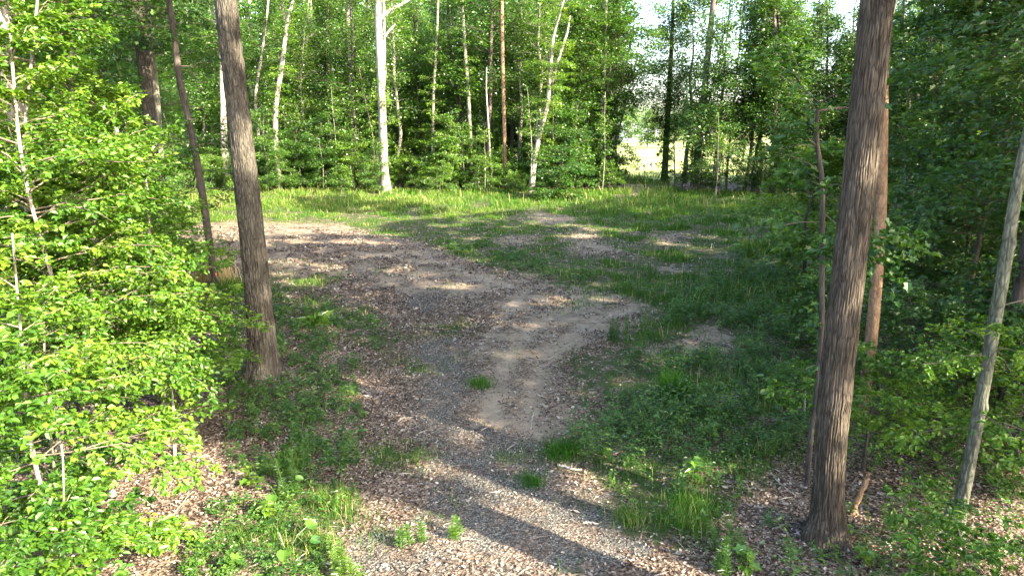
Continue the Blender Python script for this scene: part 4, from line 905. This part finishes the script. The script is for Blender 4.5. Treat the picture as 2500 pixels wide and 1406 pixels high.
# pile of brush and boulders in the sunny gap
def boulder(label, px, py, w, h, seed):
    x, y = G(px, py); r = np.random.default_rng(seed); n, m = 14, 20
    a = np.linspace(0, 2*np.pi, m, endpoint=False); ph = np.linspace(-.35, np.pi/2, n); A, B = np.meshgrid(a, ph)
    R = 1+.30*(fnoise(np.cos(A)*1.6+5, np.sin(A)*1.6+B*1.4+seed, seed)-.5)*2
    V = np.stack([np.cos(A)*np.cos(B)*R*w, np.sin(A)*np.cos(B)*R*w*.8, np.sin(B)*R*h], -1).reshape(-1, 3)
    i, j = np.meshgrid(np.arange(n-1), np.arange(m), indexing='ij'); jj = (j+1) % m
    F = np.stack([i*m+j, i*m+jj, (i+1)*m+jj, (i+1)*m+j], -1).reshape(-1, 4)
    o = link('boulder', np_mesh('boulder', V, F, M['bark_grey'], smooth=True), None, (float(x), float(y), 0))
    tag(o, label, 'boulder', 'grey boulders in the gap')
boulder('grey boulder at left of the heap in the gap', 1562, 417, .5, .5, 1)
boulder('upright middle boulder in the gap', 1578, 414, .5, .7, 2)
boulder('right grey boulder beside the black trunk in the gap', 1594, 412, .45, .8, 3)

# ------------------------------------------------------------------ grass
def blades(name, label, cat, P, H, Wd, lean, mat, rnd, seed, az=None):
    r = np.random.default_rng(seed); n = len(P)
    a = r.uniform(0, 6.283, n) if az is None else az; d = np.stack([np.cos(a), np.sin(a), 0*a], 1); s = np.stack([-np.sin(a), np.cos(a), 0*a], 1)
    b1 = P-s*Wd[:, None]/2; b2 = P+s*Wd[:, None]/2
    up = np.array([0, 0, 1.])[None]
    mid = P+up*H[:, None]*.6+d*(H*lean*.35)[:, None]; tip = P+up*(H*np.sqrt(np.maximum(0.1, 1-lean**2*.5)))[:, None]+d*(H*lean)[:, None]
    V = np.stack([b1, b2, mid+s*Wd[:, None]*.35, mid-s*Wd[:, None]*.35, tip], 1).reshape(-1, 3); k = (np.arange(n)*5)[:, None]
    Fq = k+np.array([0, 1, 2, 3]); Ft = k+np.array([3, 2, 4])
    me = np_mesh(name, V, [Fq, Ft], mat, rnd=np.concatenate([rnd, rnd]))
    return me
def in_view(x, y, m=60):
    px, py = to_px(x, y); return (px > -m) & (px < 2500+m) & (py < 1406+m+60)
rg = np.random.default_rng(11)
def sample_ground(n, far=54, near=5.2, power=1.0):
    # even over the ground, thinned with distance since far blades are drawn broader
    y = near+(far-near)*rg.random(n)**power; x = rg.uniform(-.82, .82, n)*y
    return x, y
x, y = sample_ground(900000, power=.85)
xb = rg.uniform(7, 15, 22000); yb = rg.uniform(54, 76, 22000)
xa, ya = sample_ground(160000, far=10, near=5.2); xa = np.concatenate([xa, xb]); ya = np.concatenate([ya, yb]); x = np.concatenate([x, xa]); y = np.concatenate([y, ya])
g, s, v = masks(x, y, .3); cl = fnoise(x*1.7, y*1.7, 13)*np.where(y < 9, .93, 1); cl2 = fnoise(x*.5, y*.5, 17)
keep = (rg.random(len(x)) < g*np.clip((cl-.30)*3.2, .05, 1)*np.clip((cl2-.2)*2.4, .15, 1)) & in_view(x, y) & ((y < 54) | ((y < 74) & (to_px(x, y)[0] > 1490) & (to_px(x, y)[0] < 1640)))
x, y, cl, cl2 = x[keep], y[keep], cl[keep], cl2[keep]; n = len(x)
px, py = to_px(x, y)
tallz = np.clip((y-36)/8, 0, 1)*.19+np.clip((px-1350)/300, 0, 1)*np.clip((cl2-.40)*4, 0, 1)*.13
y_ = y; stalk = (rg.random(n) < np.where(y > 36, .02, .05))
H = (.048+tallz+.10*np.clip(cl-.4, 0, 1)*2)*rg.uniform(.4, 1.5, n)*(.25+1.5*fnoise(x*1.1, y*1.1, 19))*np.where(stalk, 1.7, 1)
Wd = np.maximum(.007, y*.00075)*rg.uniform(.6, 1.3, n)
rnd = np.clip(.34+np.clip((y-34)/8,0,1)*.20+(cl2-.5)*.5+rg.normal(0, .16, n)+stalk*.5+(1-np.clip(px/1500, 0, 1))*.12, 0, 1)  # far grass is paler itself; leftward, sunlight is put into the blade colour
P = np.stack([x, y, gh(x, y)-.01], 1)
me = blades('grass', '', '', P, H, Wd, rg.uniform(.1, .8, n), M['grass'], rnd, 2)
tag(link('grass', me), 'short green grass over the clearing with taller pale grass at its far side', 'grass', kind='stuff')

# taller sunlit tufts, lower left and the far edge
def tuft(name, label, px, py, n, h, w, mat, seed, lean=(.2, .9), spread=.18, cat='grass tuft', az=None, r0=(0, 1)):
    gx_, gy_ = G(px, py); r = np.random.default_rng(seed); z = float(gh(float(gx_), float(gy_)))
    P = np.stack([r.normal(0, spread, n), r.normal(0, spread, n), np.zeros(n)-.01], 1)
    a = None if az is None else az+r.normal(0, .5, n)
    me = blades(name, '', '', P, h*r.uniform(.5, 1.2, n), np.full(n, w)*r.uniform(.7, 1.3, n), r.uniform(*lean, n), M[mat], r.uniform(*r0, n), seed, a)
    tag(link(name, me, None, (float(gx_), float(gy_), z)), label, cat)
tuft('grass_tussock', 'tall straw-coloured grass tussock arching right of the paint-banded tree', 552, 700, 300, 1.15, .02, 'straw', 1, (.3, .9), .16, az=math.pi*.95)
tuft('grass_tussock', 'straw-coloured grass tussock arching left of the paint-banded tree', 492, 690, 200, 1.0, .02, 'straw', 2, (.3, .9), .14, az=0)
tuft('grass_tussock', 'green base tussock under the straw-coloured one', 565, 715, 320, .55, .02, 'grass', 3, (.2, .8), .28, r0=(.2, .7))
tuft('grass_tussock', 'fountain-like dark green grass clump right of the gravel track', 1640, 975, 420, .62, .014, 'grass', 4, (.5, 1.0), .12, r0=(0, .35))
tuft('grass_tussock', 'pale upright grass clump alone in the right of the clearing', 1832, 632, 160, .75, .03, 'grass', 5, (.2, .8), .14, r0=(.4, .85))
tuft('grass_tussock', 'small round green clump at the edge of the sand', 1372, 1098, 420, .26, .010, 'grass', 6, (.4, 1.0), .15, r0=(.05, .45))
tuft('grass_tussock', 'small lone green tuft in the middle of the gravel', 1300, 1163, 260, .17, .009, 'grass', 7, (.4, 1.0), .12, r0=(0, .4))
tuft('grass_tussock', 'grass tuft on the sand beside the gravel strip', 1172, 935, 200, .22, .012, 'grass', 8, (.3, 1.0), .13, r0=(.2, .7))
tuft('grass_tussock', 'light green tuft near the sunlit lower left grass', 700, 1140, 260, .34, .010, 'grass', 9, (.4, 1.0), .15, r0=(.3, .8))
tuft('grass_tussock', 'bright tuft at the right border of the gravel foreground', 1545, 1260, 200, .24, .008, 'grass', 10, (.3, 1.0), .14, r0=(.2, .9))
tuft('grass_tussock', 'grass tuft under the lower left big-leaved plant', 760, 1330, 260, .26, .007, 'grass', 12, (.3, 1.0), .17, r0=(.25, 1))
tuft('grass_tussock', 'thick sunlit tuft at the left border of the gravel', 820, 1220, 300, .27, .007, 'grass', 13, (.3, 1.0), .15, r0=(.25, 1))

# ------------------------------------------------------------------ weeds (leafy ground cover)
def weeds(x, y, hgt, nl, ls, mat, seed, feather=None):
    r = np.random.default_rng(seed); n = len(x); z = gh(x, y)
    idx = np.repeat(np.arange(n), nl); t = r.random(len(idx))**.7
    lean = r.normal(0, .15, (n, 2)); sp = hgt[idx]*.30*(1.15-t)
    az = r.uniform(0, 6.28, len(idx))
    P = np.stack([x[idx]+lean[idx, 0]*hgt[idx]*t+np.cos(az)*sp*r.random(len(idx)), y[idx]+lean[idx, 1]*hgt[idx]*t+np.sin(az)*sp*r.random(len(idx)), z[idx]+hgt[idx]*t*.95+.01], 1)
    D = norm(np.stack([np.cos(az), np.sin(az), r.normal(-.05, .35, len(idx))], 1)); Nn = norm(np.array([0, 0, 1.])+r.normal(0, .4, (len(idx), 3)))
    lv = Leaves(); lv.add(P, D, Nn, (ls[idx])*r.uniform(.6, 1.3, len(idx)), np.clip(r.normal(.5, .2, len(idx))+np.repeat(r.normal(0, .18, n), nl), 0, 1))
    tb = Tubes()
    return lv
x, y = sample_ground(110000, far=50, near=5.3, power=.8); px, py = to_px(x, y)
g, s, v = masks(x, y); c1 = fnoise(x*.8, y*.8, 101); c2 = fnoise(x*2.2, y*2.2, 103)
zone = inpoly(px, py, [(1500,900),(1650,760),(1800,620),(2000,520),(2120,620),(2090,900),(2000,1080),(1820,1180),(1760,1300),(1600,1300),(1480,1150),(1380,1080),(1400,960)])*.9
zone = zone+inpoly(px, py, [(480,720),(640,710),(800,750),(960,790),(930,860),(860,900),(900,1040),(830,1180),(560,1160),(540,960),(500,850)])*.75
zone = zone+inpoly(px, py, [(2100,560),(2600,480),(2600,1500),(2200,1500),(1800,1406),(1850,1250),(1990,1330),(2120,1000)])*.40
zone = zone+inpoly(px, py, [(420,1450),(500,1250),(640,1180),(860,1200),(900,1450)])*.9
zone = zone+inpoly(px, py, [(1900,470),(2100,500),(2100,560),(1500,560),(1300,500)])*.22
zone = zone+inpoly(px, py, [(1040,600),(1200,590),(1350,650),(1500,690),(1800,700),(1700,740),(1320,690),(1060,630)])*.5
zone = zone+((py < 478) & (py > 462))*.3
keep = (rg.random(len(x)) < zone*np.clip((c1-.30)*4, 0.10, 1)*np.clip((c2-.25)*2.6, .10, 1)*(.4+.6*np.clip(12/y, 0, 1))) & in_view(x, y) & (v+s < 1)
x, y, c1 = x[keep], y[keep], c1[keep]; print('weeds', len(x))
hh = (.12+.36*np.clip((c1-.4)*2.5, 0, 1)*(to_px(x, y)[0] > 1350)+.06)*rg.uniform(.5, 1.5, len(x))
lv = weeds(x, y, hh, 24, np.clip(.035+.0022*y+hh*.02, 0, .11), 'weed', 7)
P_, D_, N_, S_, R_ = lv.cat(); V, F, rep = leaf_geo(P_, D_, N_, S_, .42, 'rhomb')
tag(link('undergrowth', np_mesh('undergrowth', V, F, M['weed'], rnd=R_)), 'leafy green weeds covering the ground along both sides of the track', 'undergrowth', kind='stuff')

# single plants that stand out
def plant(name, label, px, py, kind, seed, h=.5, mat='leaf_light', cat='plant', n=None):
    gx_, gy_ = G(px, py); gx_, gy_ = float(gx_), float(gy_); r = np.random.default_rng(seed)
    root = thing(name, label, cat, (gx_, gy_, float(gh(gx_, gy_)))); lv = Leaves(); tb = Tubes()
    if kind == 'bigleaf':
        n = n or 5
        for k in range(n):
            a = k*2.4+r.uniform(-.3, .3); e = r.uniform(.35, .9); L = h*r.uniform(.7, 1.1)
            tip = np.array([math.cos(a)*L*math.cos(e), math.sin(a)*L*math.cos(e), L*math.sin(e)+.06]); tb.add([(0,0,0), tuple(tip*.55+np.array([0,0,.05])), tuple(tip)], [.008,.006,.004], 6)
            lv.add(tip[None], np.array([[math.cos(a), math.sin(a), -.25]]), norm(np.array([[.35, -.45, 1.]])+r.normal(0, .15, (1, 3))), np.array([r.uniform(.11, .19)]), np.array([r.uniform(.5, 1)]))
        shape, wid = 'round', .72
    elif kind == 'feather':
        n = n or 5
        for k in range(n):
            o = np.array([r.normal(0, .10), r.normal(0, .10), 0]); hh = h*r.uniform(.75, 1.1); ln = r.normal(0, .06, 2)
            top = o+np.array([ln[0], ln[1], hh]); tb.add([tuple(o), tuple((o+top)/2), tuple(top)], [.007, .005, .003], 5)
            m = 170; t = r.random(m)**.8; az = r.uniform(0, 6.28, m)
            P = o[None]+(top-o)[None]*t[:, None]; D = np.stack([np.cos(az), np.sin(az), r.uniform(.1, .7, m)], 1)
            lv.add(P, D, norm(np.array([0, 0, 1.])+r.normal(0, .3, (m, 3))), r.uniform(.06, .13, m)*(1.1-t*.6), r.uniform(.2, .9, m))
        shape, wid = 'rhomb', .13
    elif kind == 'star':
        n = n or 16; m = n
        tb.add([(0, 0, 0), (.01, 0, h*.5), (0, .01, h)], [.006, .005, .003], 5)
        t = r.uniform(.35, 1, m); az = np.arange(m)*2.4; rr = h*.35*(1.2-t)
        P = np.stack([np.cos(az)*rr*.4, np.sin(az)*rr*.4, h*t], 1); lv.add(P, np.stack([np.cos(az), np.sin(az), -.1+0*az], 1), norm(np.array([0, 0, 1.])+r.normal(0, .3, (m, 3))), r.uniform(.09, .16, m), r.uniform(.3, 1, m))
        shape, wid = 'maple', .7
    else:                                        # rosette of long strap leaves
        n = n or 26; az = np.arange(n)*2.4; lv.add(np.zeros((n, 3)), np.stack([np.cos(az), np.sin(az), r.uniform(.3, 1.2, n)], 1), norm(np.stack([-np.cos(az)*.5, -np.sin(az)*.5, np.ones(n)], 1)), h*r.uniform(.7, 1.1, n), r.uniform(.2, .9, n))
        shape, wid = 'ovate', .22
    link('stem', np_mesh('stem', *(lambda a: (a[0], [a[1], a[2]]))(tb.arrays()), M['weed'], rnd=np.full(sum(len(k) for k in tb.arrays()[1:]), .6)), root) if tb.n else None
    P, D, Nn, S, R = lv.cat(); V, F, rep = leaf_geo(P, D, Nn, S, wid, shape)
    link('leaves', np_mesh('leaves', V, F, M[mat], rnd=np.repeat(R, rep)), root)
plants = [
 ('big-leaved plant glowing white-green in the lower left sun', 700, 1345, 'bigleaf', .34, 'leaf_wood', 4),
 ('two-leaved seedling with round leaves left of feathery weed', 684, 1215, 'bigleaf', .34, 'leaf_wood', 3),
 ('tall feathery weed with several stems left of the track', 722, 1205, 'feather', .62, 'weed', 6),
 ('shorter feathery weed behind the tall feathery one', 738, 1130, 'feather', .45, 'weed', 5),
 ('bright feathery weed at the bottom edge left of gravel', 830, 1400, 'feather', .34, 'leaf_light', 7),
 ('feathery weed stem standing alone beside the gravel left border', 858, 1120, 'feather', .30, 'weed', 3),
 ('feathery weed at the bottom edge in the right undergrowth', 1765, 1400, 'feather', .40, 'leaf_wood', 4),
 ('feathery weed cluster left of widest trunk foot', 1800, 1330, 'feather', .38, 'leaf_wood', 4),
 ('young plant with drooping broad leaves in right undergrowth', 1905, 980, 'bigleaf', .50, 'leaf_wood', 6),
 ('seedling with yellowish leaves at the foot of widest trunk', 2062, 1290, 'star', .18, 'leaf_light', 9),
 ('yellow-green seedling near the sand patch lower left', 610, 1180, 'star', .28, 'leaf_light', 12),
 ('pale seedling with starry leaves left of the sunlit litter', 405, 1160, 'star', .30, 'leaf_light', 12),
 ('starry seedling in the lower left sun', 655, 1260, 'star', .24, 'leaf_light', 12),
 ('low starry plant at bottom edge left of centre', 560, 1395, 'star', .26, 'weed', 16),
 ('strap-leaved plant in shade right of the grey oak', 775, 790, 'strap', .55, 'weed', 30),
 ('strap-leaved plant beside the weeds right of the grey oak', 912, 815, 'star', .60, 'weed', 26),
 ('upright leafy weed on the border of the right grass', 1702, 700, 'feather', .8, 'weed', 5),
 ('leafy weed left of the feathery ones in right undergrowth', 1690, 1170, 'star', .42, 'leaf_wood', 18),
 ('tall leafy weed in the middle of the right undergrowth', 1730, 1090, 'star', .55, 'leaf_wood', 22),
 ('leafy weed at the right border of the gravel', 1480, 1120, 'star', .25, 'leaf_wood', 12),
 ('tall green weed on the grass border near the sand', 1590, 680, 'feather', .7, 'weed', 4),
 ('tall leafy weed behind the fountain-like clump', 1560, 840, 'feather', .75, 'weed', 6),
 ('weed clump at the sand border above the fountain-like clump', 1500, 830, 'feather', .6, 'weed', 5),
 ('large umbrella-leaved seedling right of widest trunk in shade', 2290, 800, 'bigleaf', 1.0, 'leaf_wood', 9),
 ('leafy seedling between widest trunk and gravel at bottom', 1820, 1395, 'star', .32, 'leaf_wood', 18),
 ('green seedling at bottom right of widest trunk', 2110, 1375, 'star', .25, 'leaf_light', 14),
 ('horseweed stems in the sunlit litter left of the shadow', 1008, 1320, 'feather', .34, 'leaf_light', 3),
 ('single weed stalk at the shadow border on the gravel', 1075, 1300, 'feather', .26, 'leaf_light', 2),
]
for k, (lab, px, py, kind, h, mt, n) in enumerate(plants): plant('weed_plant' if kind in ('feather',) else 'seedling', lab, px, py, kind, 700+k, h, mt, 'plant', n)

# ------------------------------------------------------------------ dry leaves on the ground
x, y = sample_ground(520000, far=34, near=5.2, power=.72); g, s, v = masks(x, y, .3); c = fnoise(x*1.3, y*1.3, 131)
dens = np.where(v > 0, .22*np.clip((c-.4)*5, .1, 1), np.where(s > 0, .6*np.clip((c-.40)*6, .10, 1), np.where(g > .5, .07, 1.0)))*np.clip((c-.15)*2.5, .2, 1)
tk = np.min([near_line(l, x, y) for l in TRACKS], 0)
dens = dens*np.where((s > 0) & (tk < .20), .35, 1)
keep = (rg.random(len(x)) < dens) & in_view(x, y); x, y = x[keep], y[keep]; n = len(x); print('litter', n)
a = rg.uniform(0, 6.28, n)
P = np.stack([x, y, gh(x, y)+rg.uniform(.004, .03, n)], 1); D = np.stack([np.cos(a), np.sin(a), rg.normal(0, .25, n)], 1); Nn = norm(np.array([0, 0, 1.])+rg.normal(0, .38, (n, 3)))
V, F, rep = leaf_geo(P, D, Nn, rg.uniform(.03, .085, n)*np.clip(y/16, .8, 1.5)*np.where(rg.random(n) < .04, 1.7, 1), .55, 'rhomb')
xt, yt = sample_ground(9000, far=26, near=5.2, power=.8); at_ = rg.uniform(0, 6.28, len(xt)); nt_ = len(xt)    # fallen twigs among the leaves
Vt, Ft, _ = leaf_geo(np.stack([xt, yt, gh(xt, yt)+.02], 1), np.stack([np.cos(at_), np.sin(at_), rg.normal(0, .1, nt_)], 1), norm(np.array([0, 0, 1.])+rg.normal(0, .5, (nt_, 3))), rg.uniform(.08, .32, nt_), .06, 'rhomb')
F = np.concatenate([F, Ft+len(V)]); V = np.concatenate([V, Vt]); n += nt_
tag(link('leaf_litter', np_mesh('leaf_litter', V, F, M['litter'], rnd=rg.random(n)**1.1)), 'dry brown fallen leaves strewn over the forest floor and track sides', 'leaf litter', kind='stuff')

# crushed stone on the track
x, y = sample_ground(420000, far=18, near=5.2, power=.8); keep = np.abs(x) < 5; x, y = x[keep], y[keep]; g, s, v = masks(x, y, .35)
c = fnoise(x*1.3, y*1.3, 141); keep = (v > 0) & (rg.random(len(x)) < np.clip((c-.3)*2.5, .05, .8)); x, y = x[keep], y[keep]; n = len(x); print('stones', n)
oct_ = np.array([(1,0,0),(0,1,0),(-1,0,0),(0,-1,0),(0,0,1),(0,0,-.5)], float); fo = np.array([(0,1,4),(1,2,4),(2,3,4),(3,0,4),(1,0,5),(2,1,5),(3,2,5),(0,3,5)])
sc = rg.uniform(.005, .011, n)*np.where(rg.random(n) < .08, 1.8, 1)*np.clip(y/9, .9, 1.5); ang = rg.uniform(0, 6.28, n); jit = rg.uniform(.55, 1.25, (n, 6, 3))
base = oct_[None]*jit*sc[:, None, None]; ca, sa = np.cos(ang)[:, None], np.sin(ang)[:, None]
V = np.stack([base[..., 0]*ca-base[..., 1]*sa, base[..., 0]*sa+base[..., 1]*ca, base[..., 2]*.8], -1)+np.stack([x, y, gh(x, y)+.004], 1)[:, None]
F = (np.arange(n)*6)[:, None, None]+fo[None]
tag(link('gravel', np_mesh('gravel', V.reshape(-1, 3), F.reshape(-1, 3), M['stone'], rnd=np.repeat(rg.random(n), 8))), 'loose crushed grey stone on the track in the foreground', 'gravel', kind='stuff')

# ------------------------------------------------------------------ sticks, logs and stubs
def stick(name, label, pixels, w, mat='dead', cat='stick', lift=.0, group=None, twigs=True, zz=None):
    pts = []
    for k, (a, b) in enumerate(pixels):
        z = 0 if zz is None else zz[k]
        gx_, gy_ = G(a, b, z); gx_, gy_ = float(gx_), float(gy_); pts.append((gx_, gy_, float(gh(gx_, gy_))+w*.6+lift+z))
    pts = np.array(pts); base = pts[0].copy(); pts = pts-base; r = np.random.default_rng(int(pixels[0][0]))
    k = np.linspace(0, 1, 12); s = np.linspace(0, 1, len(pts)); pts = np.stack([np.interp(k, s, pts[:, i]) for i in range(3)], 1)+r.normal(0, w*.35, (12, 3))
    tb = Tubes(); tb.add(pts, np.linspace(w, w*.45, 12)*r.uniform(.85, 1.15, 12), 9)
    if twigs:
        o = pts[5]; d = norm(pts[6]-pts[4]+r.normal(0, 1, 3)*np.linalg.norm(pts[6]-pts[4])*.8); tb.add([o, o+d*w*6, o+d*w*11+np.array([0, 0, w*2])], [w*.5, w*.35, w*.15], 6)
    v_, q_, t_ = tb.arrays(); tag(link(name, np_mesh(name, v_, [q_, t_], M[mat], smooth=True), None, base), label, cat, group)
stick('stick', 'reddish stick lying at the right border of the gravel', [(1424,1264),(1462,1268)], .018)
stick('stick', 'pale stick with a fork at the sand border right of gravel', [(1360,1122),(1395,1132),(1420,1134)], .022)
stick('stick', 'short upright-looking stick on the sand track', [(1302,1005),(1298,1022),(1296,1040)], .012)
stick('stick', 'curved white stick on the litter left of the track', [(972,1022),(985,1014),(1008,1013)], .016)
stick('stick', 'small white curved twig near left gravel border', [(1068,1064),(1064,1074)], .010, twigs=False)
stick('log', 'pale fallen branch lying left of the grey oak', [(530,765),(548,772),(578,772)], .05, cat='log')
stick('stick', 'thin stick lying on the sunny litter in lower left', [(518,1232),(545,1220),(560,1216)], .02)
stick('fallen_branch', 'dark forked branch in the lower left sunlit litter', [(385,1325),(400,1290),(440,1235),(470,1200)], .02, 'bark_grey', 'branch')
stick('fallen_branch', 'short dark branch beside the forked one in sunlit litter', [(385,1280),(388,1300),(384,1318)], .016, 'bark_grey', 'branch')
stick('log', 'dark log lying between widest trunk and tan trunk', [(2062,945),(2085,915),(2110,898)], .06, 'bark_dark', 'log')
stick('log', 'grey mossy log in the shade beside the tan trunk', [(2298,905),(2315,930),(2322,950)], .06, 'dead', 'log')
stick('fallen_branch', 'curved thin branch on the litter right of widest trunk', [(2100,1308),(2140,1306),(2180,1288)], .012, 'bark_grey', 'branch')
stick('stick', 'stick in the litter above the curved branch', [(2070,1035),(2090,1038),(2105,1034)], .02, 'bark_dark')
stick('stick', 'pale twig in the brown litter left of widest trunk', [(1890,1150),(1915,1175),(1945,1195)], .012)
stick('stick', 'dark twig on the sand below the right grass border', [(1470,740),(1500,738),(1530,742)], .018, 'bark_dark')
stick('stick', 'pale twig in shaded litter below the grey oak', [(870,940),(895,950),(905,965)], .012)
stick('stick', 'small stick across the gravel centre', [(1140,1214),(1152,1203)], .014, twigs=False)
# broken stubs standing up
def stub(name, label, px, py, pxt, pyt, w, mat, cat='stump'):
    gx_, gy_ = G(px, py); Yb = float(gy_); p0 = np.array([float(gx_), Yb, float(gh(float(gx_), Yb))-.05]); p1 = np.array(at_y(pxt, pyt, Yb))
    k = np.linspace(0, 1, 14)[:, None]; pts = p0+(p1-p0)*k; r = np.random.default_rng(int(px)); pts[1:] += r.normal(0, w*.12, (13, 3))
    tb = Tubes(); tb.add(pts-p0, np.linspace(w*1.25, w*.8, 14)*r.uniform(.9, 1.1, 14), 12)
    for a in (0, 2.1, 4.2): tb.add([(pts[-1]-p0)+np.array([math.cos(a), math.sin(a), 0])*w*.4, (pts[-1]-p0)+np.array([math.cos(a)*w*.5, math.sin(a)*w*.5, w*r.uniform(1.5, 3)])], [w*.35, w*.08], 5)
    v_, q_, t_ = tb.arrays(); tag(link(name, np_mesh(name, v_, [q_, t_], M[mat], smooth=True), None, p0), label, cat)
stub('stump', 'leaning broken stub standing right of widest trunk', 2078, 1235, 2118, 1165, .035, 'bark_tan')
stub('stump', 'white bark-stripped stub in the sunlit litter among saplings', 275, 1215, 268, 1160, .045, 'bark_pale')
stub('stump', 'thin double-pronged dead stalk left of widest trunk', 1966, 1010, 1966, 958, .012, 'dead')
stub('stump', 'short branching stub left of the pale leaning tree foot', 2298, 1262, 2326, 1222, .03, 'bark_grey')
